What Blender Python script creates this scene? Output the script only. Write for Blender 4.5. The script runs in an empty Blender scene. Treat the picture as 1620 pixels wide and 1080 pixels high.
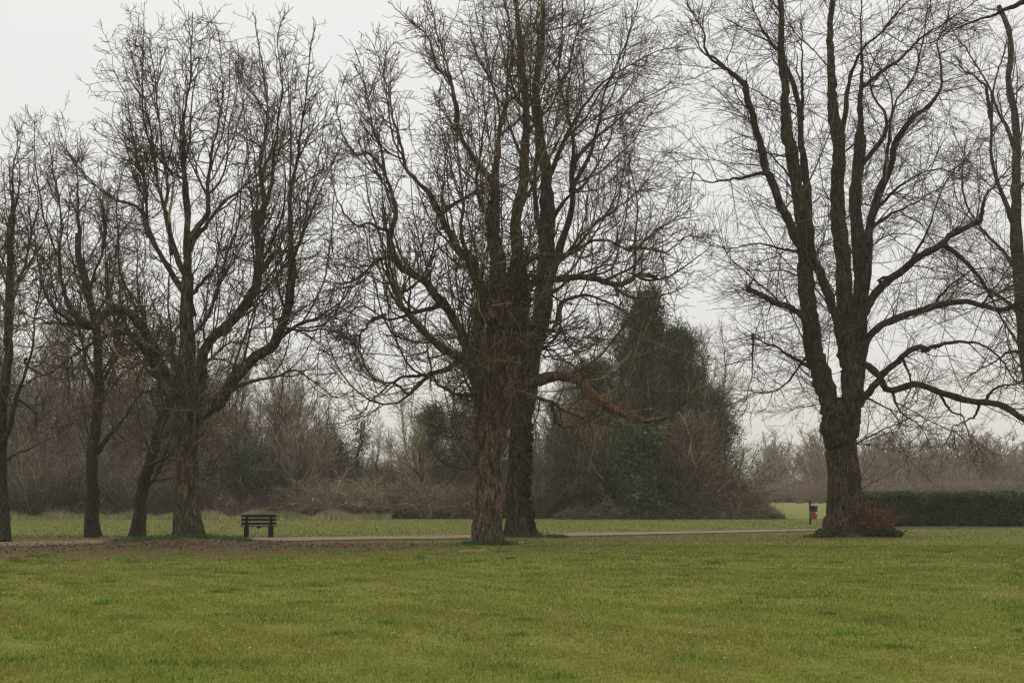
import bpy, math, numpy as np
from mathutils import Vector
R_ = math.radians
sc = bpy.context.scene

# ------------------------------------------------------------------ camera
FPX, HOR, EYE = 2100.0, 784.0, 1.6            # focal length, horizon row (in 1620x1080 pixels), eye height
TH = math.atan((HOR - 540.0) / FPX)
cam = bpy.data.cameras.new('camera'); camo = bpy.data.objects.new('camera', cam)
sc.collection.objects.link(camo); sc.camera = camo
camo.location = (0, 0, EYE); camo.rotation_euler = (math.pi / 2 + TH, 0, 0)
cam.sensor_width = 36.0; cam.lens = 36.0 * FPX / 1620.0
cam.clip_start = 0.1; cam.clip_end = 6000

# ------------------------------------------------------------------ world, sun, exposure
SUN_EL, SUN_AZ = R_(52), R_(35)
w = bpy.data.worlds.new('World'); sc.world = w; w.use_nodes = True
nt = w.node_tree; nt.nodes.clear()
def nd(nt, t, **kw):
    n = nt.nodes.new(t)
    for k, v in kw.items():
        if k in n.inputs: n.inputs[k].default_value = v
        else: setattr(n, k, v)
    return n
out = nd(nt, 'ShaderNodeOutputWorld')
sky = nd(nt, 'ShaderNodeTexSky', sky_type='NISHITA', sun_disc=False, sun_elevation=SUN_EL, sun_rotation=SUN_AZ)
b1 = nd(nt, 'ShaderNodeBackground', Strength=0.10); nt.links.new(sky.outputs[0], b1.inputs[0])
tc = nd(nt, 'ShaderNodeTexCoord'); sep = nd(nt, 'ShaderNodeSeparateXYZ'); nt.links.new(tc.outputs['Generated'], sep.inputs[0])
cr = nd(nt, 'ShaderNodeValToRGB'); nt.links.new(sep.outputs[2], cr.inputs[0])
e = cr.color_ramp.elements
e[0].position = 0.0; e[0].color = (.85, .825, .825, 1); e[1].position = 1.0; e[1].color = (1.55, 1.52, 1.47, 1)
a = e.new(0.12); a.color = (.885, .865, .86, 1); a = e.new(0.38); a.color = (.94, .925, .91, 1)
nz = nd(nt, 'ShaderNodeTexNoise', Scale=2.2, Detail=3.0); nt.links.new(tc.outputs['Generated'], nz.inputs['Vector'])
mr = nd(nt, 'ShaderNodeMapRange'); mr.inputs[3].default_value = .985; mr.inputs[4].default_value = 1.02
nt.links.new(nz.outputs[0], mr.inputs[0])
vm = nd(nt, 'ShaderNodeVectorMath', operation='SCALE'); nt.links.new(cr.outputs[0], vm.inputs[0]); nt.links.new(mr.outputs[0], vm.inputs['Scale'])
b2 = nd(nt, 'ShaderNodeBackground', Strength=1.0); nt.links.new(vm.outputs[0], b2.inputs[0])
mx = nd(nt, 'ShaderNodeMixShader'); mx.inputs[0].default_value = .94
nt.links.new(b1.outputs[0], mx.inputs[1]); nt.links.new(b2.outputs[0], mx.inputs[2]); nt.links.new(mx.outputs[0], out.inputs[0])
sl = bpy.data.lights.new('sun', 'SUN'); sl.energy = 0.6; sl.angle = R_(20); sl.color = (1, .96, .9)
so = bpy.data.objects.new('sun', sl); sc.collection.objects.link(so)
so.rotation_euler = (math.pi / 2 - SUN_EL, 0, math.pi - SUN_AZ)
sc.view_settings.view_transform = 'Standard'; sc.view_settings.look = 'None'
sc.view_settings.exposure = 0.0; sc.view_settings.gamma = 1.0; sc.view_settings.use_curve_mapping = False
sc.cycles.max_bounces = 4; sc.cycles.diffuse_bounces = 2; sc.cycles.glossy_bounces = 1
sc.cycles.transmission_bounces = 1; sc.cycles.volume_bounces = 1; sc.cycles.transparent_max_bounces = 4
sc.cycles.filter_width = 1.3

# ------------------------------------------------------------------ helpers
def ray(px, py):
    u, v = (px - 810.0) / FPX, (540.0 - py) / FPX
    return u, math.cos(TH) - math.sin(TH) * v, math.sin(TH) + math.cos(TH) * v
def P(px, py, Y):
    a, b, c = ray(px, py); s = Y / b
    return np.array([a * s, Y, EYE + c * s])
def G(px, py, z=0.0):
    a, b, c = ray(px, py); s = (z - EYE) / c
    return np.array([a * s, b * s, z])
def sst(x, a, b):
    t = np.clip((x - a) / (b - a), 0, 1); return t * t * (3 - 2 * t)
T1B, T2B, T2C, T3B = (-11.1, 45.5), (-.72, 43.2), (.33, 50.6), (12.9, 50.4)
MOUNDS = [(T1B[0], T1B[1], .24, 2.0), (T2B[0], T2B[1], .07, 1.3), (T2C[0] + .3, T2C[1], .10, 1.6), (T3B[0] + .3, T3B[1], .12, 2.2)]
def H(x, y):
    x = np.asarray(x, float); y = np.asarray(y, float)
    h = .62 * sst(y, 74, 235) - 24 * sst(y, 290, 700)
    for mx_, my_, A, r in MOUNDS: h = h + A * np.exp(-((x - mx_) ** 2 + (y - my_) ** 2) / r ** 2)
    h = h + .022 * (np.sin(x * 1.1 + 2 * np.sin(y * .37)) * np.sin(y * .9 + 1.3)) * (1 - sst(y, 33, 39))
    return h

def link(o): sc.collection.objects.link(o); return o
def mesh(name, V, F, mat, parent=None, origin=None, smooth=True):
    """V (n,3) world coordinates, F a list of (m,3) or (m,4) index arrays; one mesh object"""
    V = np.asarray(V, np.float32); o3 = np.zeros(3, np.float32) if origin is None else np.asarray(origin, np.float32)
    me = bpy.data.meshes.new(name)
    F = [np.asarray(f, np.int32) for f in F if len(f)]
    nl = sum(f.size for f in F); nf = sum(len(f) for f in F)
    me.vertices.add(len(V)); me.loops.add(nl); me.polygons.add(nf)
    me.vertices.foreach_set('co', (V - o3).ravel())
    me.loops.foreach_set('vertex_index', np.concatenate([f.ravel() for f in F]))
    tot = np.concatenate([np.full(len(f), f.shape[1], np.int32) for f in F])
    me.polygons.foreach_set('loop_start', np.concatenate([[0], np.cumsum(tot)[:-1]]).astype(np.int32))
    me.polygons.foreach_set('use_smooth', np.full(nf, smooth))
    me.update(calc_edges=True)
    me.materials.append(mat)
    o = link(bpy.data.objects.new(name, me))
    if parent is not None: o.parent = parent
    elif origin is not None: o.location = [float(c) for c in o3]
    return o
def tag(o, label=None, cat=None, group=None, kind=None):
    if label: o['label'] = label
    if cat: o['category'] = cat
    if group: o['group'] = group
    if kind: o['kind'] = kind
    return o
def thing(name, label, cat, loc, group=None):
    o = link(bpy.data.objects.new(name, None)); o.location = [float(c) for c in loc]; o.empty_display_size = .3
    return tag(o, label, cat, group)
def copy_thing(root, loc, rz, s, label, group):
    r = root.copy(); link(r); r.location = [float(c) for c in loc]; r.rotation_euler = (0, 0, rz); r.scale = s
    r['label'] = label; r['group'] = group
    for ch in root.children:
        c = ch.copy(); link(c); c.parent = r
    return r
def nrm(a): return a / np.maximum(np.linalg.norm(a, axis=-1, keepdims=True), 1e-9)

class MB:
    """collects geometry for one mesh"""
    def __init__(s): s.V = []; s.F = []; s.n = 0
    def add(s, V, F):
        V = np.asarray(V, float).reshape(-1, 3)
        for f in F:
            if len(f): s.F.append(np.asarray(f) + s.n)
        s.V.append(V); s.n += len(V)
    def box(s, c, d, rz=0.0, bev=0.0, rx=0.0):
        hx, hy, hz = np.array(d) / 2; b = min(bev, hx * .9, hy * .9, hz * .9)
        if b <= 0:
            V = np.array([[x, y, z] for z in (-hz, hz) for x, y in ((-hx, -hy), (hx, -hy), (hx, hy), (-hx, hy))])
            F = [[0, 3, 2, 1], [4, 5, 6, 7], [0, 1, 5, 4], [1, 2, 6, 5], [2, 3, 7, 6], [3, 0, 4, 7]]
        else:
            rings = []
            for z, i in ((-hz, b), (-hz + b, 0), (hz - b, 0), (hz, b)):
                X, Y = hx - i, hy - i
                rings.append([[-X + b, -Y, z], [X - b, -Y, z], [X, -Y + b, z], [X, Y - b, z], [X - b, Y, z], [-X + b, Y, z], [-X, Y - b, z], [-X, -Y + b, z]])
            V = np.array(rings).reshape(-1, 3); F = []
            for r in range(3):
                for k in range(8): F.append([r * 8 + k, r * 8 + (k + 1) % 8, r * 8 + 8 + (k + 1) % 8, r * 8 + 8 + k])
            F += [[0, 7, 2, 1], [7, 6, 3, 2], [6, 5, 4, 3]] + [[24, 25, 26, 31], [31, 26, 27, 30], [30, 27, 28, 29]]
        if rx: c_, s_ = math.cos(rx), math.sin(rx); V = V @ np.array([[1, 0, 0], [0, c_, s_], [0, -s_, c_]])
        c_, s_ = math.cos(rz), math.sin(rz); V = V @ np.array([[c_, s_, 0], [-s_, c_, 0], [0, 0, 1]])
        s.add(V + np.array(c), [F])
    def tubes(s, P_, R, sides, ph=0.0, rough=0.0, rng=None):
        P_ = np.asarray(P_, float); R = np.asarray(R, float)
        if P_.ndim == 2: P_ = P_[None]; R = R[None]
        n, k, _ = P_.shape
        T = nrm(np.gradient(P_, axis=1))
        ref = np.where(np.abs(T[:, 0, 2:3]) < .8, np.array([0, 0, 1.]), np.array([1., 0, 0]))
        u = nrm(np.cross(ref, T[:, 0])); a = (np.arange(sides) / sides * 2 * math.pi + ph)
        ca, sa = np.cos(a), np.sin(a); rings = []
        for j in range(k):
            u = nrm(u - (u * T[:, j]).sum(-1, keepdims=True) * T[:, j]); v = np.cross(T[:, j], u)
            rr = R[:, j, None]
            if rough and rng is not None: rr = rr * (1 + rough * rng.standard_normal((n, sides)))
            rings.append(P_[:, j, None] + rr[..., None] * (ca[None, :, None] * u[:, None] + sa[None, :, None] * v[:, None]))
        V = np.stack(rings, 1).reshape(-1, 3)
        i = np.arange(n)[:, None, None] * k * sides; j = np.arange(k - 1)[None, :, None] * sides; q = np.arange(sides)[None, None]
        q2 = (q + 1) % sides; b = i + j
        F = np.stack([b + q, b + q2, b + sides + q2, b + sides + q], -1).reshape(-1, 4)
        s.add(V, [F])
    def build(s, name, mat, parent=None, origin=None, smooth=True):
        return mesh(name, np.concatenate(s.V), group_faces(s.F), mat, parent, origin, smooth)
def group_faces(F):
    t = [f for f in F if f.shape[1] == 3]; q = [f for f in F if f.shape[1] == 4]
    return ([np.concatenate(t)] if t else []) + ([np.concatenate(q)] if q else [])

# ------------------------------------------------------------------ materials
def mat(name, rough=.9):
    m = bpy.data.materials.new(name); m.use_nodes = True; nt = m.node_tree; nt.nodes.clear()
    o = nd(nt, 'ShaderNodeOutputMaterial'); b = nd(nt, 'ShaderNodeBsdfPrincipled', Roughness=rough)
    b.inputs['Specular IOR Level'].default_value = .25
    nt.links.new(b.outputs[0], o.inputs[0]); return m, nt, b
def noise(nt, vec, scale, detail=4.0, rough=.55, stretch=None):
    if stretch:
        mp = nd(nt, 'ShaderNodeMapping'); mp.inputs['Scale'].default_value = stretch; nt.links.new(vec, mp.inputs['Vector']); vec = mp.outputs[0]
    n = nd(nt, 'ShaderNodeTexNoise', Scale=scale, Detail=detail, Roughness=rough); nt.links.new(vec, n.inputs['Vector']); return n.outputs[0]
def ramp(nt, fac, stops):
    c = nd(nt, 'ShaderNodeValToRGB'); e = c.color_ramp.elements
    for i, (p, col) in enumerate(stops):
        if not isinstance(col, tuple): col = (col, col, col)
        x = e[i] if i < 2 else e.new(p)
        x.position = p; x.color = (*col, 1)
    nt.links.new(fac, c.inputs[0]); return c.outputs[0]
def mix(nt, fac, a, b, mode='MIX'):
    m = nd(nt, 'ShaderNodeMix', data_type='RGBA', blend_type=mode)
    for s_, v in ((0, fac), (6, a), (7, b)):
        if hasattr(v, 'is_output'): nt.links.new(v, m.inputs[s_])
        elif isinstance(v, tuple): m.inputs[s_].default_value = (*v, 1)
        else: m.inputs[s_].default_value = v
    return m.outputs[2]
def math_(nt, op, a, b):
    m = nd(nt, 'ShaderNodeMath', operation=op)
    for i, v in enumerate((a, b)):
        if hasattr(v, 'is_output'): nt.links.new(v, m.inputs[i])
        else: m.inputs[i].default_value = v
    return m.outputs[0]
def bump(nt, b, h, strength, dist):
    n = nd(nt, 'ShaderNodeBump', Strength=strength, Distance=dist); nt.links.new(h, n.inputs['Height']); nt.links.new(n.outputs[0], b.inputs['Normal'])

def bark(name, dark, light, warm, moss=.5, fissure=9.0):
    m, nt, b = mat(name, .95)
    v = nd(nt, 'ShaderNodeTexCoord').outputs['Object']
    f1 = noise(nt, v, fissure, 8, .62, (1, 1, .22))
    wp = nd(nt, 'ShaderNodeVectorMath', operation='ADD'); wn = nd(nt, 'ShaderNodeTexNoise', Scale=2.5, Detail=4.0); nt.links.new(v, wn.inputs['Vector'])
    ws = nd(nt, 'ShaderNodeVectorMath', operation='SCALE'); ws.inputs['Scale'].default_value = .35; nt.links.new(wn.outputs['Color'], ws.inputs[0]); nt.links.new(v, wp.inputs[0]); nt.links.new(ws.outputs[0], wp.inputs[1])
    vmp = nd(nt, 'ShaderNodeMapping'); vmp.inputs['Scale'].default_value = (1, 1, .30); nt.links.new(wp.outputs[0], vmp.inputs['Vector'])
    vo = nd(nt, 'ShaderNodeTexVoronoi', feature='DISTANCE_TO_EDGE', Scale=fissure * 1.15); nt.links.new(vmp.outputs[0], vo.inputs['Vector'])
    crack = ramp(nt, vo.outputs['Distance'], [(0., .0), (.16, 1.)]); f2 = noise(nt, v, 34, 4, .6, (1, 1, .45)); f3 = noise(nt, v, 1.5, 3)
    c = ramp(nt, f1, [(.36, dark), (.62, light), (.52, tuple((d + l) / 2 for d, l in zip(dark, light)))])
    c = mix(nt, ramp(nt, f3, [(.45, 0.), (.68, 1.)]), c, warm, 'MULTIPLY')
    c = mix(nt, .55, c, ramp(nt, f2, [(.3, .45), (.7, 1.5)]), 'MULTIPLY')
    c = mix(nt, .75, c, ramp(nt, crack, [(0., .28), (1., 1.12)]), 'MULTIPLY')
    sp = nd(nt, 'ShaderNodeSeparateXYZ'); nt.links.new(v, sp.inputs[0])
    g = nd(nt, 'ShaderNodeMapRange'); g.inputs[1].default_value = .1; g.inputs[2].default_value = 1.5; g.inputs[3].default_value = 1; g.inputs[4].default_value = 0
    nt.links.new(sp.outputs[2], g.inputs[0])
    ge = nd(nt, 'ShaderNodeNewGeometry'); sn = nd(nt, 'ShaderNodeSeparateXYZ'); nt.links.new(ge.outputs['Normal'], sn.inputs[0])
    up = nd(nt, 'ShaderNodeMapRange'); up.inputs[1].default_value = .35; up.inputs[2].default_value = .95; nt.links.new(sn.outputs[2], up.inputs[0])
    mm = math_(nt, 'ADD', math_(nt, 'MULTIPLY', g.outputs[0], 1.0), math_(nt, 'MULTIPLY', up.outputs[0], .6))
    mm = math_(nt, 'MULTIPLY', mm, ramp(nt, noise(nt, v, 3.2, 5, .6), [(.42, 0.), (.62, 1.)]))
    mm = math_(nt, 'MULTIPLY', mm, moss)
    c = mix(nt, mm, c, (.045, .06, .014))
    nt.links.new(c, b.inputs['Base Color'])
    bump(nt, b, math_(nt, 'ADD', math_(nt, 'ADD', f1, math_(nt, 'MULTIPLY', crack, .6)), math_(nt, 'MULTIPLY', f2, .35)), 1.0, .07)
    return m
def twig_mat(name, a, b_):
    m, nt, b = mat(name, .85)
    v = nd(nt, 'ShaderNodeTexCoord').outputs['Object']
    ge = nd(nt, 'ShaderNodeNewGeometry')
    c = ramp(nt, ge.outputs['Random Per Island'], [(0., a), (.72, tuple((p + q) / 2 for p, q in zip(a, b_))), (.86, b_), (1., tuple(q * 2.1 for q in b_))])
    c = mix(nt, .5, c, ramp(nt, noise(nt, v, .9, 3), [(.35, .55), (.65, 1.45)]), 'MULTIPLY')
    nt.links.new(c, b.inputs['Base Color']); return m
def leaf_mat(name, cols, rough=.55, spec=.4, sc_=.8):
    m, nt, b = mat(name, rough); b.inputs['Specular IOR Level'].default_value = spec
    ge = nd(nt, 'ShaderNodeNewGeometry')
    n = len(cols); c = ramp(nt, ge.outputs['Random Per Island'], [(i / (n - 1), k) for i, k in enumerate(cols)])
    c = mix(nt, .7, c, ramp(nt, noise(nt, ge.outputs['Position'], sc_, 4), [(.35, .3), (.66, 1.75)]), 'MULTIPLY')
    nt.links.new(c, b.inputs['Base Color']); return m
def flat(name, col, rough=.5, spec=.4, var=.25, sc_=25):
    m, nt, b = mat(name, rough); b.inputs['Specular IOR Level'].default_value = spec
    v = nd(nt, 'ShaderNodeTexCoord').outputs['Object']
    nt.links.new(mix(nt, 1.0, col, ramp(nt, noise(nt, v, sc_, 4), [(.3, 1 - var), (.7, 1 + var)]), 'MULTIPLY'), b.inputs['Base Color']); return m

M = {}
M['bark1'] = bark('bark_olive_brown', (.020, .015, .009), (.190, .142, .086), (.75, .72, .60), .6)
M['bark2'] = bark('bark_red_brown', (.024, .016, .010), (.235, .160, .112), (1.1, .88, .76), .6)
M['bark3'] = bark('bark_dark_brown', (.016, .012, .007), (.155, .112, .072), (.8, .72, .62), .4, 11)
M['bark4'] = bark('bark_grey_green', (.022, .019, .011), (.100, .085, .052), (.9, .95, .7), .9, 16)
M['twig'] = twig_mat('twig_brown', (.030, .021, .012), (.145, .108, .066))
M['twig_red'] = twig_mat('twig_dark', (.030, .020, .013), (.105, .072, .046))
M['twig_wood'] = twig_mat('twig_wood', (.030, .020, .013), (.30, .225, .155))
M['twig_scrub'] = twig_mat('twig_scrub', (.07, .05, .035), (.24, .19, .135))
M['twig_pale'] = twig_mat('twig_pale', (.14, .105, .065), (.36, .29, .19))
M['twig_far_haze'] = twig_mat('twig_far_haze', (.13, .09, .06), (.27, .20, .14))  # far twigs paler: part of the distance haze is put into their colour
M['torn'] = bark('torn_wood', (.06, .028, .014), (.36, .17, .085), (1, .9, .8), 0., 20)
M['cut'] = flat('cut_wood', (.30, .22, .13), .9, .2)
M['ivy'] = leaf_mat('ivy_leaf', [(.010, .020, .006), (.022, .042, .010), (.045, .075, .020), (.016, .024, .008)], .65, .25)
M['ivy_green'] = leaf_mat('ivy_green', [(.02, .036, .008), (.045, .075, .016), (.09, .125, .034), (.016, .022, .007)], .65, .25)
M['ivy_brown'] = leaf_mat('thicket_leaf', [(.034, .032, .010), (.026, .050, .010), (.062, .082, .024), (.018, .024, .007)], .7, .2)
M['dead_leaf'] = leaf_mat('dead_leaf', [(.060, .035, .018), (.13, .075, .036), (.20, .130, .080), (.040, .025, .014)], .7, .3)
M['rust_leaf'] = leaf_mat('rust_leaf', [(.09, .032, .014), (.18, .062, .024), (.27, .105, .042), (.045, .024, .011)], .7, .3, 3)
M['hedge'] = leaf_mat('hedge_leaf', [(.012, .020, .005), (.034, .052, .012), (.100, .120, .036), (.060, .044, .016)], .65, .25, 1.2)
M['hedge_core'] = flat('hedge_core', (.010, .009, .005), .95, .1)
M['lush'] = leaf_mat('lush_grass', [(.08, .14, .014), (.13, .21, .022), (.17, .25, .034), (.10, .17, .016)], .75, .25, 2)
M['fresh'] = leaf_mat('fresh_green', [(.03, .07, .012), (.06, .12, .02), (.04, .09, .015)], .6, .3, 3)
M['bench'] = flat('dark_stained_wood', (.020, .013, .009), .75, .3, .35)
M['benchleg'] = flat('bench_post_wood', (.014, .010, .011), .8, .25, .3)
M['benchtop'] = flat('bench_seat_wood', (.10, .075, .055), .7, .3, .3)
M['red'] = flat('red_plastic', (.50, .040, .030), .45, .5, .12)
M['black'] = flat('black_plastic', (.010, .010, .012), .7, .25, .2)
M['white'] = flat('white_sticker', (.65, .65, .62), .5, .4, .1)
M['orange'] = flat('orange_tape', (.13, .06, .035), .6, .3, .1)
M['straw'] = leaf_mat('dry_grass', [(.30, .25, .14), (.42, .36, .22), (.20, .19, .08), (.12, .14, .04)], .8, .2)
M['daisy'] = flat('daisy_petal', (.75, .75, .72), .6, .3, .05)
M['stick'] = flat('pale_stick', (.42, .34, .23), .8, .2, .2)

def grass_colour(nt, blade=False):
    ge = nd(nt, 'ShaderNodeNewGeometry'); v = ge.outputs['Position']
    big = noise(nt, v, .10, 3, .55); mid = noise(nt, v, .55, 5, .65, (1, .55, 1)); fine = noise(nt, v, 7, 6, .7); vf = noise(nt, v, 45, 3, .6)
    c = ramp(nt, mid, [(.30, (.234, .232, .050)), (.70, (.175, .215, .028)), (.5, (.206, .226, .035))])
    c = mix(nt, ramp(nt, big, [(.40, 0.), (.65, .40)]), c, (.230, .208, .060))
    c = mix(nt, 1.0, c, ramp(nt, fine, [(.25, (.62, .62, .6)), (.75, (1.34, 1.34, 1.3))]), 'MULTIPLY')
    # lush tufts
    tuft = ramp(nt, noise(nt, v, 1.1, 2, .5, (1, .6, 1)), [(.62, 0.), (.72, .75)])
    c = mix(nt, tuft, c, (.115, .185, .016))
    sy = nd(nt, 'ShaderNodeSeparateXYZ'); nt.links.new(v, sy.inputs[0]); fy = nd(nt, 'ShaderNodeMapRange'); fy.inputs[1].default_value = 48; fy.inputs[2].default_value = 60; fy.inputs[4].default_value = .6
    nt.links.new(sy.outputs[1], fy.inputs[0]); fn = nd(nt, 'ShaderNodeMapRange'); fn.inputs[1].default_value = 14; fn.inputs[2].default_value = 42; fn.inputs[4].default_value = .5
    nt.links.new(sy.outputs[1], fn.inputs[0]); c = mix(nt, fn.outputs[0], c, (.175, .175, .042)); c = mix(nt, fy.outputs[0], c, (.165, .172, .052))
    if blade:
        c = mix(nt, .8, c, ramp(nt, ge.outputs['Random Per Island'], [(0, (.50, .58, .4)), (.72, (1.05, 1.08, .9)), (.86, (1.5, 1.35, 1.2)), (1., (2.3, 1.9, 2.3))]), 'MULTIPLY')
    return c, v, fine, vf
def ell(nt, v, cx, cy, rx, ry, lo, hi, nsc=.9, amp=.5):
    """soft-edged, noise-broken ellipse on the ground, in world coordinates"""
    mp = nd(nt, 'ShaderNodeMapping'); mp.vector_type = 'POINT'
    mp.inputs['Location'].default_value = (-cx / rx, -cy / ry, 0); mp.inputs['Scale'].default_value = (1 / rx, 1 / ry, 0)
    nt.links.new(v, mp.inputs['Vector'])
    ln = nd(nt, 'ShaderNodeVectorMath', operation='LENGTH'); nt.links.new(mp.outputs[0], ln.inputs[0])
    s = math_(nt, 'ADD', ln.outputs['Value'], math_(nt, 'MULTIPLY', math_(nt, 'SUBTRACT', noise(nt, v, nsc, 6, .65), .5), amp * 2))
    m = nd(nt, 'ShaderNodeMapRange'); m.inputs[1].default_value = lo; m.inputs[2].default_value = hi; m.inputs[3].default_value = 1; m.inputs[4].default_value = 0
    nt.links.new(s, m.inputs[0]); return m.outputs[0]
def litter_mask(nt, v):
    l = None
    for cx, cy, rx, ry, a in [(-11.5, 41.0, 10.5, 7.5, .95), (-17.5, 39.0, 11, 9.0, .9), (-5.5, 42.8, 5.5, 4.0, .8), (T2B[0], T2B[1], 3.2, 2.5, .5), (T2C[0] + 1.5, 50, 3.6, 2.2, .6), (T3B[0] - 1.5, 49.5, 4.2, 1.8, .65), (-20, 52.5, 10, 2.4, .9), (3.5, 49.0, 6, 3.2, .55), (-1.5, 44.5, 6, 3, .5), (9, 54, 8, 2.0, .5)]:
        e_ = math_(nt, 'MULTIPLY', ell(nt, v, cx, cy, rx, ry, .68, 1.25), a)
        l = e_ if l is None else math_(nt, 'MAXIMUM', l, e_)
    return l
m, nt, b = mat('grass_ground', .95); b.inputs['Specular IOR Level'].default_value = .12
c, v, fine, vf = grass_colour(nt)
lm = litter_mask(nt, v)
dirt = ramp(nt, noise(nt, v, 9, 6, .75), [(.28, (.040, .024, .012)), (.5, (.135, .078, .040)), (.72, (.25, .155, .09))])
c = mix(nt, lm, c, dirt); c = mix(nt, .45, c, ramp(nt, vf, [(.25, .5), (.75, 1.5)]), 'MULTIPLY')
nt.links.new(c, b.inputs['Base Color']); bump(nt, b, math_(nt, 'ADD', fine, math_(nt, 'MULTIPLY', vf, .4)), .9, .08); M['ground'] = m
m, nt, b = mat('grass_blade', .75); b.inputs['Specular IOR Level'].default_value = .25
c, v, fine, vf = grass_colour(nt, True); nt.links.new(c, b.inputs['Base Color']); M['blade'] = m
m, nt, b = mat('path_surface', .95)
v = nd(nt, 'ShaderNodeNewGeometry').outputs['Position']
c = ramp(nt, noise(nt, v, 6, 8, .75), [(.3, (.175, .118, .076)), (.7, (.315, .222, .148))])
c = mix(nt, ramp(nt, noise(nt, v, .5, 4, .6), [(.45, 0.), (.7, .6)]), c, (.12, .082, .056)); nt.links.new(c, b.inputs['Base Color'])
bump(nt, b, noise(nt, v, 30, 4), .5, .02); M['path'] = m
m, nt, b = mat('soil', .95)
v = nd(nt, 'ShaderNodeNewGeometry').outputs['Position']
nt.links.new(ramp(nt, noise(nt, v, 8, 7, .75), [(.3, (.028, .018, .011)), (.52, (.075, .044, .028)), (.72, (.15, .09, .06))]), b.inputs['Base Color'])
bump(nt, b, noise(nt, v, 18, 5), .9, .06); M['soil'] = m
m, nt, b = mat('far_hill', .95)
v = nd(nt, 'ShaderNodeNewGeometry').outputs['Position']
nt.links.new(ramp(nt, noise(nt, v, .01, 6, .7), [(.35, (.03, .035, .03)), (.6, (.07, .08, .045))]), b.inputs['Base Color']); M['hill'] = m

# ------------------------------------------------------------------ ground, path, hill
xs = np.unique(np.concatenate([np.linspace(-1600, -60, 24), np.linspace(-60, -28, 17), np.arange(-28, 28.1, .4), np.linspace(28, 60, 17), np.linspace(60, 1600, 24)]))
ys = np.unique(np.concatenate([np.linspace(-300, 0, 8), np.arange(0, 66, .4), np.arange(66, 300, 4.), np.linspace(300, 3450, 36)]))
X, Y = np.meshgrid(xs, ys); Z = H(X, Y)
n, k = X.shape; i = (np.arange(n - 1)[:, None] * k + np.arange(k - 1)[None]).ravel()
o = mesh('ground', np.stack([X, Y, Z], -1).reshape(-1, 3), [np.stack([i, i + 1, i + k + 1, i + k], 1)], M['ground'])
tag(o, kind='structure')

near = [(-200, 868), (0, 865.5), (130, 862), (300, 858.5), (455, 856.5), (540, 854.5), (740, 852), (870, 848.8), (1080, 844.5), (1270, 840), (1420, 836), (1700, 833.2), (1900, 832)]
far = [(-200, 860), (0, 858), (130, 855.3), (300, 852), (455, 850), (540, 848.8), (740, 846.3), (870, 843.6), (1080, 840.5), (1270, 837.2), (1420, 833.6), (1700, 831.2), (1900, 830.2)]
def strip(name, near, far, z, mt, grow, jit, seed, x0=-200, x1=1900):
    rng = np.random.default_rng(seed); n = 420
    px = np.linspace(x0, x1, n); rows = []
    ne = np.interp(px, *zip(*near)); fa = np.interp(px, *zip(*far))
    def sm(a, w): return np.convolve(np.pad(a, w, 'edge'), np.ones(2 * w + 1) / (2 * w + 1), 'valid')
    j1 = sm(rng.standard_normal(n), 2) * jit + sm(rng.standard_normal(n), 12) * jit * 2
    j2 = sm(rng.standard_normal(n), 2) * jit + sm(rng.standard_normal(n), 12) * jit * 2
    A = np.array([G(x, y) for x, y in zip(px, sm(ne, 8))]); B = np.array([G(x, y) for x, y in zip(px, sm(fa, 8))])
    A[:, 1] += -grow + j1; B[:, 1] += grow + j2
    for t in np.linspace(0, 1, 7): rows.append(A * (1 - t) + B * t)
    V = np.stack(rows, 0); V[..., 2] = H(V[..., 0], V[..., 1]) + z
    k = n; i = (np.arange(6)[:, None] * k + np.arange(k - 1)[None]).ravel()
    return mesh(name, V.reshape(-1, 3), [np.stack([i, i + 1, i + k + 1, i + k], 1)], mt)
tag(strip('soil_verge', near, far, .012, M['soil'], .55, .30, 1), kind='structure')
tag(strip('path', near, far, .026, M['path'], -.15, .14, 2, -200, 1330), kind='structure')

# distant ridge beyond the valley
hx = np.linspace(-1550, 1550, 160); hy = np.linspace(2350, 3300, 28); X, Y = np.meshgrid(hx, hy)
Z = -29 + (122 + 9 * np.sin(X / 260) + 5 * np.sin(X / 90 + 1) + 2.5 * np.sin(X / 31)) * np.sin(np.pi * np.clip((Y - 2350) / 950, 0, 1)) ** .7
n, k = X.shape; i = (np.arange(n - 1)[:, None] * k + np.arange(k - 1)[None]).ravel()
tag(mesh('hills', np.stack([X, Y, Z], -1).reshape(-1, 3), [np.stack([i, i + 1, i + k + 1, i + k], 1)], M['hill']), kind='structure')

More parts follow.
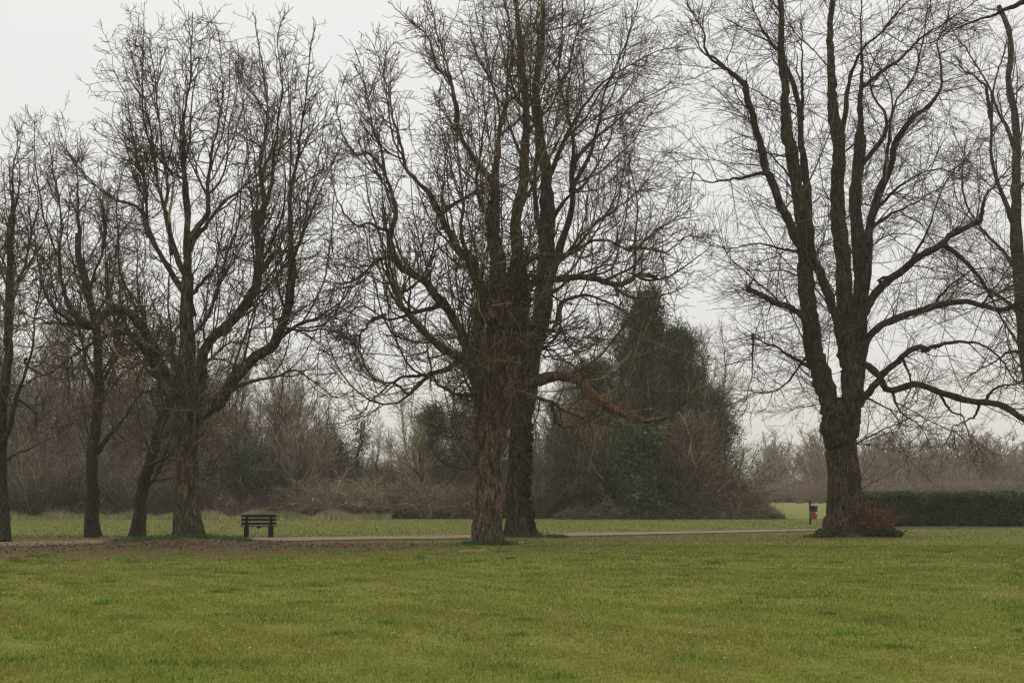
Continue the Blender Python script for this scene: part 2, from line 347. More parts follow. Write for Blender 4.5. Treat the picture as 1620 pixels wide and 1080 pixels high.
# grass blades, thinning with distance
def blades():
    rng = np.random.default_rng(7); mb_V = []; mb_F = []
    segs = [(9.5, 14, 210000, .022, .0030), (14, 20, 210000, .026, .0045), (20, 30, 200000, .030, .007), (30, 44, 150000, .036, .011), (44, 92, 120000, .05, .018)]
    base = 0
    for y0, y1, n, hgt, wd in segs:
        y = np.sqrt(rng.uniform(y0 ** 2, y1 ** 2, n)); n = int(n * (1 + 11 / (y0 + y1))); y = np.sqrt(rng.uniform(y0 ** 2, y1 ** 2, n)); x = rng.uniform(-1, 1, n) * (.42 * y + 5)
        # clumping
        cl = np.sin(x * 2.1 + 3 * np.sin(y * .7)) * np.sin(y * 1.7 + 2 * np.sin(x * .9)) + .7 * np.sin(x * 5.3 + y * 3.1)
        hh = hgt * rng.uniform(.5, 1.4, n) * (1 + .35 * cl)
        if y0 >= 30:
            l = np.zeros(n)
            for cx, cy, rx, ry in [(-11.5, 41.5, 9.5, 6.0), (-17.5, 40, 10, 7.0), (-5.5, 43.2, 5, 3.2)]: l = np.maximum(l, 1.3 - np.hypot((x - cx) / rx, (y - cy) / ry))
            yn = FPX * EYE / (np.interp(x / y * FPX + 810, *zip(*near)) - HOR) - .3; yf = FPX * EYE / (np.interp(x / y * FPX + 810, *zip(*far)) - HOR) + .3
            keep = ~((y > yn) & (y < yf)) & (rng.uniform(0, 1, n) > np.clip(l * 2.2, 0, .93))
            x, y, hh = x[keep], y[keep], hh[keep]; n = len(x)
        z = H(x, y); a = rng.uniform(0, 2 * np.pi, n); w_ = wd * rng.uniform(.6, 1.3, n)
        ln = rng.normal(0, .55, (n, 2)) * hh[:, None]
        p0 = np.stack([x - np.cos(a) * w_, y - np.sin(a) * w_, z - .004], 1); p1 = np.stack([x + np.cos(a) * w_, y + np.sin(a) * w_, z - .004], 1)
        p2 = np.stack([x + ln[:, 0], y + ln[:, 1], z + hh], 1)
        mb_V.append(np.stack([p0, p1, p2], 1).reshape(-1, 3)); mb_F.append(base + np.arange(3 * n).reshape(-1, 3)); base += 3 * n
    return tag(mesh('grass', np.concatenate(mb_V), [np.concatenate(mb_F)], M['blade'], smooth=False), 'short green lawn grass covering the whole park', 'grass', kind='stuff')
blades()
def lush():
    rng = np.random.default_rng(17); nt_ = 420; y = np.sqrt(rng.uniform(10 ** 2, 43 ** 2, nt_)); x = rng.uniform(-1, 1, nt_) * (.41 * y + 4); gx = 1.6 * np.sin(y * .8) ; x = x + gx * .3
    s = rng.gamma(2., .10, nt_) + .05; per = 170; X = (x[:, None] + rng.standard_normal((nt_, per)) * s[:, None]).ravel(); Y = (y[:, None] + rng.standard_normal((nt_, per)) * s[:, None] * .7).ravel()
    n = len(X); z = H(X, Y); hh = rng.uniform(.02, .065, n); wd = .0035 + .00022 * Y; a = rng.uniform(0, 6.28, n); d = rng.normal(0, .5, (n, 2)) * hh[:, None]
    V = np.stack([np.stack([X - np.cos(a) * wd, Y - np.sin(a) * wd, z], 1), np.stack([X + np.cos(a) * wd, Y + np.sin(a) * wd, z], 1), np.stack([X + d[:, 0], Y + d[:, 1], z + hh], 1)], 1).reshape(-1, 3)
    tag(mesh('grass_clumps', V, [np.arange(3 * n).reshape(-1, 3)], M['lush'], smooth=False), 'lusher darker green grass clumps dotted through the lawn', 'grass', kind='stuff')
lush()

def leaves_at(C, size, rng, quad=True, flatz=0.0):
    """small random leaves at points C"""
    n = len(C); d = nrm(rng.standard_normal((n, 3))); d[:, 2] *= 1 - flatz; d = nrm(d)
    e_ = nrm(np.cross(d, rng.standard_normal((n, 3)))); s = (size * rng.uniform(.5, 1.3, n))[:, None]
    if flatz: e_[:, 2] *= 1 - flatz
    a, b_, c, dd = C - d * s, C + e_ * s * .7, C + d * s, C - e_ * s * .7
    V = np.stack([a, b_, c, dd], 1).reshape(-1, 3)
    return V, np.arange(4 * n).reshape(-1, 4)

# fallen leaves, daisies, sticks
rng = np.random.default_rng(11)
n = 16000; cl = rng.choice(4, n, p=[.42, .22, .2, .16]); cen = np.array([(-11.5, 42.6, 6.5, 2.8), (-19, 41.5, 6, 3.4), (-6, 43.6, 5, 1.6), (-18, 53, 9, 1.4)])[cl]
x = cen[:, 0] + rng.standard_normal(n) * cen[:, 2] * .7; y = cen[:, 1] + rng.standard_normal(n) * cen[:, 3] * .7
V, F = leaves_at(np.stack([x, y, H(x, y) + .03], 1), .045, rng, flatz=.8)
tag(mesh('fallen_leaves', V, [F], M['dead_leaf'], smooth=False), 'brown fallen leaves scattered under the left hand trees', 'leaf litter', kind='stuff')
n = 420; y = np.sqrt(rng.uniform(13 ** 2, 46 ** 2, n)); x = rng.uniform(-.4, .4, n) * y + 1.5 * np.sin(y)
C = np.stack([x, y, H(x, y) + .055], 1); V = []; F = []
for j in range(6):
    a = j / 6 * 2 * math.pi
    V.append(C + np.array([math.cos(a), math.sin(a), .15]) * (.009 + .0004 * y)[:, None])
V = np.stack(V, 1).reshape(-1, 3); i = np.arange(n)[:, None] * 6
tag(mesh('daisies', V, [np.concatenate([i + [0, 1, 2, 3], i + [0, 3, 4, 5]])], M['daisy'], smooth=False), 'tiny white daisies dotted over the lawn', 'flowers', kind='stuff')

# ------------------------------------------------------------------ tree machinery
K = 30
def catmull(pts, n):
    p = np.asarray(pts, float)
    if len(p) == 2:
        t = np.linspace(0, 1, n)[:, None]; return p[0] * (1 - t) + p[1] * t
    q = np.vstack([2 * p[0] - p[1], p, 2 * p[-1] - p[-2]]); o_ = []
    for i in range(1, len(q) - 2):
        t = np.linspace(0, 1, 16, endpoint=False)[:, None]
        o_.append(.5 * ((2 * q[i]) + (-q[i - 1] + q[i + 1]) * t + (2 * q[i - 1] - 5 * q[i] + 4 * q[i + 1] - q[i + 2]) * t ** 2 + (-q[i - 1] + 3 * q[i] - 3 * q[i + 1] + q[i + 2]) * t ** 3))
    o_ = np.vstack(o_ + [p[-1:]]); d = np.concatenate([[0], np.cumsum(np.linalg.norm(np.diff(o_, axis=0), axis=1))])
    s = np.linspace(0, d[-1], n); return np.stack([np.interp(s, d, o_[:, c]) for c in range(o_.shape[1])], 1)
def smooth_noise(rng, n, amp, w=4):
    a = np.convolve(rng.standard_normal(n + 2 * w), np.ones(2 * w + 1) / (2 * w + 1), 'valid')[:n]; a -= np.linspace(a[0], a[-1], n); return a * amp * math.sqrt(2 * w + 1)
def trace(text, Y, rng, spread=.42, wig=.05):
    """limbs given as rows 'w0 w1 [dDEPTH] : x,y x,y ...' -> world polylines, each with its own depth"""
    px, Ds, Ws = [], [], []
    for ln in text.strip().splitlines():
        h, pts = ln.split(':'); h = h.split(); w0, w1 = float(h[0]), float(h[1])
        pts = [tuple(map(float, q.split(','))) for q in pts.split()]
        dt = float(h[2][1:]) if len(h) > 2 else None
        d0 = 0.0
        if px:
            best = min(((np.hypot(*(q[3:] - pts[0]).T).min(), ii) for ii, q in enumerate(px)), key=lambda t: t[0])
            j = np.hypot(*(px[best[1]] - pts[0]).T).argmin(); d0 = Ds[best[1]][j]
            c = px[best[1]][j]
            if best[0] < 45 and best[0] > 2: pts = [tuple(c)] + pts
        q = catmull(pts, K); L = np.linalg.norm(np.diff(q, axis=0), axis=1).sum() * Y / FPX
        if dt is None: dt = d0 + rng.uniform(-1, 1) * min(L * spread, 4.2) if px else 0.0
        t = np.linspace(0, 1, K); D = d0 + (dt - d0) * t ** 1.15
        px.append(q); Ds.append(D); w1_ = w1 * .32 if w1 <= 6 else w1; Ws.append(w0 * (w1_ / w0) ** (t if w1 <= 6 else t ** 1.1))
    PP, RR = [], []
    for q, D, W in zip(px, Ds, Ws):
        A = np.array([P(x, y, Y + d) for (x, y), d in zip(q, D)])
        for c in range(3): A[:, c] += smooth_noise(rng, K, wig * (1 if c != 1 else 1.5))
        PP.append(A); RR.append(np.maximum(W, .9) * .5 * (Y + D) / FPX)
    return np.array(PP), np.array(RR)

def grow(P_, R, rng, dens, L, ang, trop, wander, k, rr, rtip, t0=.15, t1=1.0, env=None, bias=None, exact=None, curl=0.0, out=None, tpow=1.0):
    """spawn children along every parent polyline; all vectorised"""
    seg = np.linalg.norm(np.diff(P_, axis=1), axis=2); ln = seg.sum(1)
    cnt = rng.poisson(ln * dens * (t1 - t0)) if exact is None else np.full(len(ln), exact)
    idx = np.repeat(np.arange(len(ln)), cnt); n = len(idx)
    if n == 0: return np.zeros((0, k, 3)), np.zeros((0, k))
    t = t0 + (t1 - t0) * rng.uniform(0, 1, n) ** tpow; kk = P_.shape[1] - 1; f = t * kk; j = np.minimum(f.astype(int), kk - 1); f = (f - j)[:, None]
    A, B = P_[idx, j], P_[idx, j + 1]; base = A * (1 - f) + B * f; T = nrm(B - A); rp = R[idx, j] * (1 - f[:, 0]) + R[idx, j + 1] * f[:, 0]
    N = rng.standard_normal((n, 3))
    if bias is not None: N = N * np.asarray(bias)
    if out is not None:
        rd = base - np.array([out[0], out[1], 0]); rd[:, 2] = 0; N = nrm(N) + out[2] * rng.uniform(-.15, 1.3, (n, 1)) * np.clip(np.linalg.norm(rd, axis=1, keepdims=True) / 1.2, 0, 1) * nrm(rd)
    N = nrm(N - (N * T).sum(-1, keepdims=True) * T)
    a = np.radians(rng.uniform(ang[0], ang[1], n))[:, None]
    D0 = np.cos(a) * T + np.sin(a) * N
    l = L * rng.uniform(.45, 1.35, n) * (1.12 - .5 * t) * np.clip(rp / (rr * 1.2), .45, 1.15)
    curlv = rng.standard_normal((n, 3)) * curl
    noise_ = rng.standard_normal((k, n, 3)) * wander
    def walk(l):
        d = D0.copy(); p = base.copy(); o_ = [p]; s = (l / (k - 1))[:, None]
        for q in range(k - 1):
            d = nrm(d + noise_[q] + np.array([0, 0, trop]) * s * 1.2 + curlv * s); p = p + d * s; o_.append(p)
        return np.stack(o_, 1)
    C = walk(l)
    if env is not None:
        for _ in range(2):
            bad = env(C[:, -1]) > 1
            if bad.any(): l = np.where(bad, l * .55, l); C = walk(l)
        ok = env(C[:, -1]) < 1.12; C, rp, n = C[ok], rp[ok], int(ok.sum())
    C[:, :, 2] = np.maximum(C[:, :, 2], .25)
    r0 = np.minimum(rp * .62, rr * rng.uniform(.7, 1.2, n)); tt = np.linspace(0, 1, k)
    return C, np.maximum(r0[:, None] * (1 - tt) + rtip * tt, rtip)
def dome(cx, cy, rad, top, low=1.0, p=2.4):
    def f(q):
        r = np.hypot(q[:, 0] - cx, q[:, 1] - cy) / rad; h = np.clip((q[:, 2] - top * .35) / (top * .65), 0, 9); return (np.abs(r) ** p + h ** p) ** (1 / p)
    return f
def trunk_mesh(mb, P_, R, rng, sides=30, flare=.5, lump=.0, lump_z=(3, 7), nlob=6):
    """a main trunk with buttresses, ridges and burrs"""
    n = 70; A = catmull(P_, n); r = np.interp(np.linspace(0, 1, n), np.linspace(0, 1, len(R)), R)
    z = A[:, 2] - A[0, 2]; an = np.arange(sides) / sides * 2 * math.pi; ph = rng.uniform(0, 6.28, 12)
    T = nrm(np.gradient(A, axis=0)); V = []
    for j in range(n):
        u = nrm(np.cross(np.array([0, 1., 0]), T[j])); v_ = np.cross(T[j], u)
        fl = flare * math.exp(-z[j] / .42) * (1 + .55 * np.sin(nlob * an + ph[0] + .4 * z[j])) + .12 * math.exp(-z[j] / 1.6)
        rid = .045 * np.sin(nlob * an + ph[0] + .25 * z[j]) + .03 * np.sin(11 * an + ph[1] + .8 * math.sin(z[j] * .7)) + .018 * np.sin(17 * an + ph[2] + z[j] * .5) + .035 * np.sin(3 * an + ph[3] + z[j] * .6)
        lm = lump * math.exp(-((z[j] - sum(lump_z) / 2) / ((lump_z[1] - lump_z[0]) / 2)) ** 4) * (np.sin(5 * an + z[j] * 3.3 + ph[4]) * np.sin(z[j] * 4.2 + 2 * an + ph[5]) + .6 * rng.standard_normal(sides) * .5)
        rr = r[j] * (1 + fl + rid + lm + .012 * rng.standard_normal(sides))
        V.append(A[j] + rr[:, None] * (np.cos(an)[:, None] * u + np.sin(an)[:, None] * v_))
    i = np.arange(n - 1)[:, None] * sides; q = np.arange(sides)[None]; q2 = (q + 1) % sides
    mb.add(np.concatenate(V), [np.stack([i + q, i + q2, i + sides + q2, i + sides + q], -1).reshape(-1, 4)])

def full_tree(name, label, cat, base, PP, RR, rng, bm, tm, levels, env=None, flare=.5, lump=0., lump_z=(3, 7), sides=30, group=None, extra=True, nlob=6, ctr=None, more=None):
    """trunk = first polyline + traced limbs; crown = everything grown from them"""
    root = thing(name, label, cat, base, group)
    mb = MB(); trunk_mesh(mb, PP[0], RR[0], rng, sides, flare, lump, lump_z, nlob)
    if len(PP) > 1:
        rr = RR[1:].copy(); rr *= 1 + .07 * rng.standard_normal(rr.shape)
        rr[:, 0] *= 1.15
        mb.tubes(PP[1:], rr, 10, rough=.05, rng=rng)
    mb.build('trunk', bm, root, base)
    cr = MB(); cur = (PP, RR); pool = [cur]
    tipP, tipR = grow(PP[1:], RR[1:], rng, 0, 1.9, (8, 48), levels[0]['trop'], .2, 9, .022, .009, t0=.65, t1=1., exact=8, out=(*ctr, .8) if ctr is not None else None)
    if ctr is not None:
        levels[0]['out'] = (*ctr, 1.1); levels[0]['tpow'] = .8; levels[1]['out'] = (*ctr, .45)
    levels_next = {k_: v_ for k_, v_ in levels[2].items() if k_ not in ('src', 'sides', 'out', 'tpow')}
    for lv in levels:
        src = lv.pop('src', [-1]); kw = dict(lv); sides_ = kw.pop('sides', 3); newP, newR = [], []
        for s_ in src:
            kw2 = dict(kw)
            if s_ == 0: kw2['t0'] = kw.get('t0a', .18)
            kw2.pop('t0a', None)
            a, b_ = grow(*pool[s_], rng, env=env, **kw2)
            if len(a): newP.append(a); newR.append(b_)
        if len(pool) == 1:
            cr.tubes(tipP, tipR, 4)
        a, b_ = np.concatenate(newP), np.concatenate(newR)
        if len(pool) == 2 and len(tipP):
            q_, w_ = grow(tipP, tipR, rng, **{**{k_: v_ for k_, v_ in levels_next.items()}, 't0': .1}); cr.tubes(q_, w_, 3)
            q2, w2 = grow(q_, w_, rng, 2.4, .42, (25, 70), .5, .2, 4, .010, .007); cr.tubes(q2, w2, 3)
        pool.append((a, b_)); cr.tubes(a, b_, sides_)
    if more: more(cr, PP, RR)
    cr.build('crown', tm, root, base, smooth=False)
    return root, pool

def chestnut(k=1.0, big=.30):
    return [dict(dens=big * 2, L=5.2, ang=(18, 62), trop=.50, wander=.10, k=14, rr=.048, rtip=.010, t0=.2, src=[0], sides=6),
            dict(dens=1.7 * k, L=2.0, ang=(30, 85), trop=.34, wander=.24, k=9, rr=.024, rtip=.009, src=[0, 1], sides=4),
            dict(dens=2.15 * k, L=1.3, ang=(30, 80), trop=.34, wander=.17, k=8, rr=.014, rtip=.008, src=[1, 2], curl=.45),
            dict(dens=2.0 * k, L=.58, ang=(25, 65), trop=.6, wander=.13, k=5, rr=.011, rtip=.0075, src=[2, 3])]
def lime(k=1.0, big=.22):
    return [dict(dens=big * 1.9, L=4.2, ang=(25, 75), trop=.16, wander=.15, k=14, rr=.040, rtip=.009, t0=.2, src=[0], sides=6),
            dict(dens=1.55 * k, L=2.9, ang=(45, 95), trop=.06, wander=.085, k=10, rr=.017, rtip=.0065, src=[0, 1], sides=4, curl=.10),
            dict(dens=1.7 * k, L=1.3, ang=(25, 60), trop=.06, wander=.08, k=7, rr=.010, rtip=.006, src=[1, 2], curl=.2),
            dict(dens=1.25 * k, L=.65, ang=(20, 50), trop=.08, wander=.09, k=5, rr=.0078, rtip=.0055, src=[2, 3], curl=.25)]

# ------------------------------------------------------------------ the big trees
def droop(g, PP, RR, dens=.40, seed=61, zmax=9.5, zmin=2.2):
    r = np.random.default_rng(seed); a, b_ = grow(PP[2:], RR[2:], r, dens, 3.1, (40, 100), -.09, .15, 12, .024, .009, t0=.35, t1=1., curl=.2)
    ok = (a[:, 0, 2] < zmax) & (a[:, 0, 2] > zmin + .6); a, b_ = a[ok], b_[ok]; a[:, :, 2] = np.maximum(a[:, :, 2], zmin); g.tubes(a, b_, 4)
    c, d = grow(a, b_, r, 2.4, 1.0, (30, 80), .15, .2, 6, .013, .008); g.tubes(c, d, 3); e_, f = grow(c, d, r, 2.2, .45, (30, 75), .4, .18, 4, .010, .007); g.tubes(e_, f, 3)
T1 = """
39 19 d0 : 298,853 299,800 300,740 302,690 303,650 301,600 299,560 297,500 297,440
19 5 d.3 : 297,445 296,400 296,340 293,250 292,180 300,100 305,20
27 15 : 296,655 280,635 262,608 250,585 240,550
18 12 d-1.5 : 262,600 250,565 232,522 215,500 197,490 180,489 165,494 150,512 141,516
13 4 : 141,516 122,500 105,479 96,450 91,419 92,380 93,356 88,314 80,260 78,225
10 5 d-2.4 : 141,516 110,513 85,512 60,505 27,497
14 5 : 250,590 232,562 215,540 197,528 175,532 158,542 137,551 117,563 87,587 60,598 33,612
15 4 d1.6 : 306,500 292,461 281,447 257,409 236,373 229,335 228,296 215,255 207,208 200,160 180,110
10 3 : 236,373 222,335 207,321 183,314 160,296 141,278 116,247 95,225
11 4 : 290,430 275,392 264,370 257,338 260,300 256,250 250,180 245,120 235,60
11 4 : 298,400 310,377 331,349 350,326 366,310 390,298 402,287 420,262 440,225 455,180
11 4 : 300,378 320,350 331,331 333,286 338,243 345,208 352,150 350,95 345,50
24 12 d-1.0 : 312,655 333,645 353,627 383,590 417,557 433,543 444,515 454,496 464,460 464,409
13 4 : 464,440 466,370 464,321 470,270 480,205 490,140 492,80 497,45
18 12 d1.8 : 318,620 322,560 338,535 352,525 373,504 390,472 404,433 410,391 407,360 404,335
13 4 : 410,360 422,325 420,268 425,215 427,180 423,140 418,95 410,50 400,20
9 3 : 404,345 424,318 430,270 440,200 447,130 440,60 452,20
9 3 : 408,440 430,405 445,400 465,396 478,380 488,330 500,280 510,220 520,160
9 4 : 345,630 383,610 427,600 452,590 467,587 485,597 500,607 530,627 550,622
9 3 : 433,545 460,520 500,505 540,480 560,440 570,380
7 3 : 444,520 480,525 520,518 545,530 570,560
8 4 d-1.8 : 292,590 283,573 262,568 247,571 236,576 227,583 220,595 217,606
9 3 : 312,600 340,560 365,540 390,545 410,570 425,600
7 3 : 250,560 225,570 200,590 175,615 150,640 120,655
7 3 : 296,540 330,500 345,455 360,400 375,360 380,300 385,230 380,160 372,90
8 3 : 297,470 320,440 340,420 350,380 355,330
8 3 : 270,400 262,350 245,300 240,240 228,180 215,120 200,60
6 2 : 285,640 262,655 240,690 215,700 190,690
"""
rng = np.random.default_rng(101)
b1_ = np.array([T1B[0], T1B[1], float(H(*T1B)) - .12])
PP, RR = trace(T1, T1B[1], rng)
cx = P(300, 400, T1B[1])[0]
root1, pool1 = full_tree('horse_chestnut_tree', 'broad bare chestnut tree with fanned limbs between the leaning tree and the bench', 'tree', b1_, PP, RR, rng, M['bark1'], M['twig'],
          chestnut(1.2, .78), dome(cx - .1, T1B[1], 6.6, 19.6), ctr=(cx, T1B[1]), more=droop, flare=.26, lump=.05, lump_z=(2.5, 6))

T2 = """
43 39 d0 : 776,868 776,820 774,760 773,700 776,650 786,600 790,540 792,490 793,450
34 26 d.9 : 788,662 806,610 820,560 828,510 828,460 822,425
30 18 d-.7 : 770,655 764,600 762,550 764,500 768,465
34 20 d.2 : 792,520 790,480 789,440 786,400 783,360 781,330
20 5 : 781,340 783,286 786,250 790,208 803,150 803,120 807,83 797,0
24 8 d.9 : 800,480 815,440 818,400 813,356 821,303 828,243 832,180 828,120 820,60 815,0
19 10 : 757,612 747,585 735,550 723,514 702,482 681,458 660,440 635,426 624,405
13 4 : 626,410 620,385 616,363 624,331 620,303 607,268 603,233 590,200 577,150 570,110 560,75
10 4 : 700,482 681,488 650,492 610,500 579,486 560,500 545,530
9 3 : 610,500 585,515 575,525 550,532 530,540
20 9 d-1.2 : 775,500 762,460 751,433 742,405 733,398 722,380 712,365 700,345 691,332
12 4 : 691,335 680,315 667,300 652,280 642,268 635,226 622,187 612,150 600,110 590,70
13 5 d1.4 : 770,470 760,435 747,409 735,385 730,350 737,321 730,280 726,240 722,190
11 4 : 722,195 720,160 710,120 693,103 673,57 640,30 613,3
9 4 d-2.5 : 691,338 700,340 712,328 725,320 737,312 760,305 786,296 810,285 840,272
12 5 : 783,290 772,282 751,254 733,222 723,180 717,140 705,90 690,40 680,0
13 6 : 758,640 750,622 735,622 723,620 705,612 690,605 680,590 677,560
17 7 d-1.6 : 752,600 740,575 727,567 710,558 700,550 680,535 665,520 650,500 635,480 640,450
11 4 : 727,570 705,583 683,590 660,592 640,593 625,603 613,607 593,600 580,585 573,560 560,540
9 4 : 683,592 665,605 650,622 640,627 620,610 600,622 575,650 560,640
20 12 d-2.2 : 796,640 823,615 857,605 893,600 923,605 950,627 983,650 1020,665
10 6 d-2.7 : 1010,662 1035,666 1053,657 1075,640 1090,620
11 6 : 800,645 820,636 840,633 873,640 903,657 933,670 960,663
9 3 d1.8 : 873,642 880,665 895,675 920,670 940,655
14 7 : 810,470 835,455 857,440 885,445 920,440 944,440 985,445 1010,430 1040,440
11 5 d-3.0 : 815,430 840,410 857,405 885,404 913,402 948,380 976,384 1001,395 1029,373 1050,356 1080,338 1095,320
8 3 : 1001,395 1030,400 1060,395 1090,370 1110,380
10 4 : 815,500 846,514 878,507 892,518 897,535 905,550 920,570 930,590
9 3 : 890,480 930,470 970,485 1000,500 1030,530 1060,540
9 3 : 795,560 830,545 860,555 890,540 930,530 960,545
7 3 : 857,440 890,410 930,360 960,330 985,280 990,230 985,180
7 3 : 820,330 850,290 880,240 900,190 905,130 915,70
7 3 : 624,405 600,410 575,440 550,450 535,430 525,390
6 3 : 616,363 590,350 570,355 545,340 530,300 535,250
7 3 : 607,268 580,240 560,245 545,215 540,170 548,120
7 3 : 781,350 760,320 755,270 765,200 770,130 762,60 765,0
7 3 : 795,560 770,600 740,650 720,690
"""
rng = np.random.default_rng(202)
PP, RR = trace(T2, T2B[1], rng)
b2_ = np.array([T2B[0], T2B[1], float(H(*T2B)) - .1]); PP[0][:, 0] += T2B[0] - PP[0][0, 0] if abs(T2B[0] - PP[0][0, 0]) < .3 else 0
root2, pool2 = full_tree('horse_chestnut_tree', 'gnarled red barked chestnut tree with long low limb reaching right, foremost in the middle', 'tree', b2_, PP, RR, rng, M['bark2'], M['twig'],
          chestnut(1.2, .70), dome(P(805, 400, 43)[0], T2B[1], 6.9, 19.5), ctr=(P(790, 400, 43)[0], T2B[1]), flare=.16, lump=.13, lump_z=(4.2, 9), sides=34, nlob=5)
# burrs, hanging shoots round the burred bole, torn bark streak on the low limb
g = MB(); r5 = np.random.default_rng(5)
a, b_ = grow(PP[:3], RR[:3], r5, 12, 1.25, (50, 110), -.35, .3, 9, .014, .006, t0=.48, t1=1, curl=.9); g.tubes(a, b_, 3)
c_, d_ = grow(a, b_, r5, 1.4, .5, (30, 70), .3, .2, 4, .008, .005); g.tubes(c_, d_, 3)
g.build('shoot_tangle', M['twig_pale'], root2, b2_, smooth=False)
g = MB(); gP, gR = grow(PP[:2], RR[:2], r5, 0, 4.2, (55, 105), .08, .24, 16, .055, .014, t0=.42, t1=.98, exact=15, bias=(1.4, .8, .6), curl=.25)
g.tubes(gP, gR, 7, rough=.06, rng=r5); g.build('gnarled_limbs', M['bark2'], root2, b2_); g = MB()
a, b_ = grow(gP, gR, r5, 1.8, 1.7, (30, 85), .25, .20, 9, .018, .008); g.tubes(a, b_, 3); c_, d_ = grow(a, b_, r5, 2.2, .6, (30, 75), .4, .2, 5, .011, .007); g.tubes(c_, d_, 3)
c_, d_ = grow(c_, d_, r5, 1.4, .4, (30, 75), .4, .2, 4, .009, .006); g.tubes(c_, d_, 3); tl = [i for i, q in enumerate(T2.strip().splitlines()) if q.startswith('20 12 d-2.2')][0]; kp = [i for i in range(2, len(PP)) if i != tl]
hP, hR = grow(PP[kp], RR[kp], r5, .34, 2.9, (40, 100), -.10, .16, 11, .022, .009, t0=.35, t1=1., curl=.2)
ok = (hP[:, 0, 2] < 10.5) & (hP[:, 0, 2] > 2.5); hP, hR = hP[ok], hR[ok]; hP[:, :, 2] = np.maximum(hP[:, :, 2], 2.0)
g.tubes(hP, hR, 4); a, b_ = grow(hP, hR, r5, 2.6, 1.0, (30, 80), .15, .2, 6, .013, .008); g.tubes(a, b_, 3); c_, d_ = grow(a, b_, r5, 2.4, .42, (30, 75), .4, .2, 4, .010, .007); g.tubes(c_, d_, 3)
g.build('inner_twigs', M['twig'], root2, b2_, smooth=False)
q = PP[tl][17:27] + np.array([0, -.05, .045]); g = MB(); g.tubes(q, RR[tl][17:27] * np.array([.3, .8, .95, 1., 1., 1., 1., .95, .75, .25]), 10, rough=.08, rng=r5)
g.build('torn_bark', M['torn'], root2, b2_)

T2X = """
37 25 d0 : 823,850 820,800 819,740 821,690 826,650 833,607 840,557 852,514 862,461 866,391 867,338
25 7 d.4 : 867,345 864,286 857,233 854,200 850,133 857,67 857,0
17 6 : 870,440 885,390 902,350 908,310 906,286 908,240 900,190 885,133 887,67 890,0
14 5 : 866,400 850,350 845,290 848,220 840,150 842,80 840,10
11 4 : 864,300 880,250 907,200 930,165 957,133 980,115 1007,100 1040,80 1080,73
10 4 : 905,300 930,250 945,200 960,150 985,90 1000,40 1010,0
9 3 : 908,260 940,220 975,190 1010,160 1045,140 1070,125
9 3 : 870,420 900,400 940,350 975,330 1010,300 1040,260 1060,230
9 3 : 866,360 890,320 925,290 955,240 975,180 990,130
8 3 : 862,470 900,440 945,420 990,410 1020,380 1050,385
8 3 : 850,200 820,150 800,100 790,50 780,0
7 3 : 845,300 820,240 800,190 780,150 760,100 745,50
7 3 : 886,133 905,80 920,30 925,0
"""
rng = np.random.default_rng(303)
PP, RR = trace(T2X, T2C[1], rng); PP[0][0, 2] = .0
b3_ = np.array([T2C[0], T2C[1], float(H(*T2C)) - .08])
lv = lime(1.45, .5); lv[0]['trop'] = .3
rootx, poolx = full_tree('lime_tree', 'tall bare tree with ivy on its foot, close behind the red barked chestnut', 'tree', b3_, PP, RR, rng, M['bark3'], M['twig_red'],
          lv, dome(1.6, T2C[1], 7.8, 25), ctr=(1.3, T2C[1]), flare=.55, nlob=5)
# ivy climbing the right side of its bole
r6 = np.random.default_rng(6); t = r6.uniform(0, .42, 2600) ** 1.2; j = (t * (K - 1)).astype(int)
an = r6.normal(-.35, .33, 2600); rad = RR[0][j] * (1.1 + .45 * np.exp(-t * 22)) + r6.uniform(0, .06, 2600)
C = PP[0][j] + np.stack([np.cos(an) * rad, np.sin(an) * rad, r6.uniform(-.15, .15, 2600)], 1); C[:, 2] = np.abs(C[:, 2])
V, F = leaves_at(C, .06, r6); mesh('ivy', V, [F], M['ivy_brown'], rootx, b3_, smooth=False)

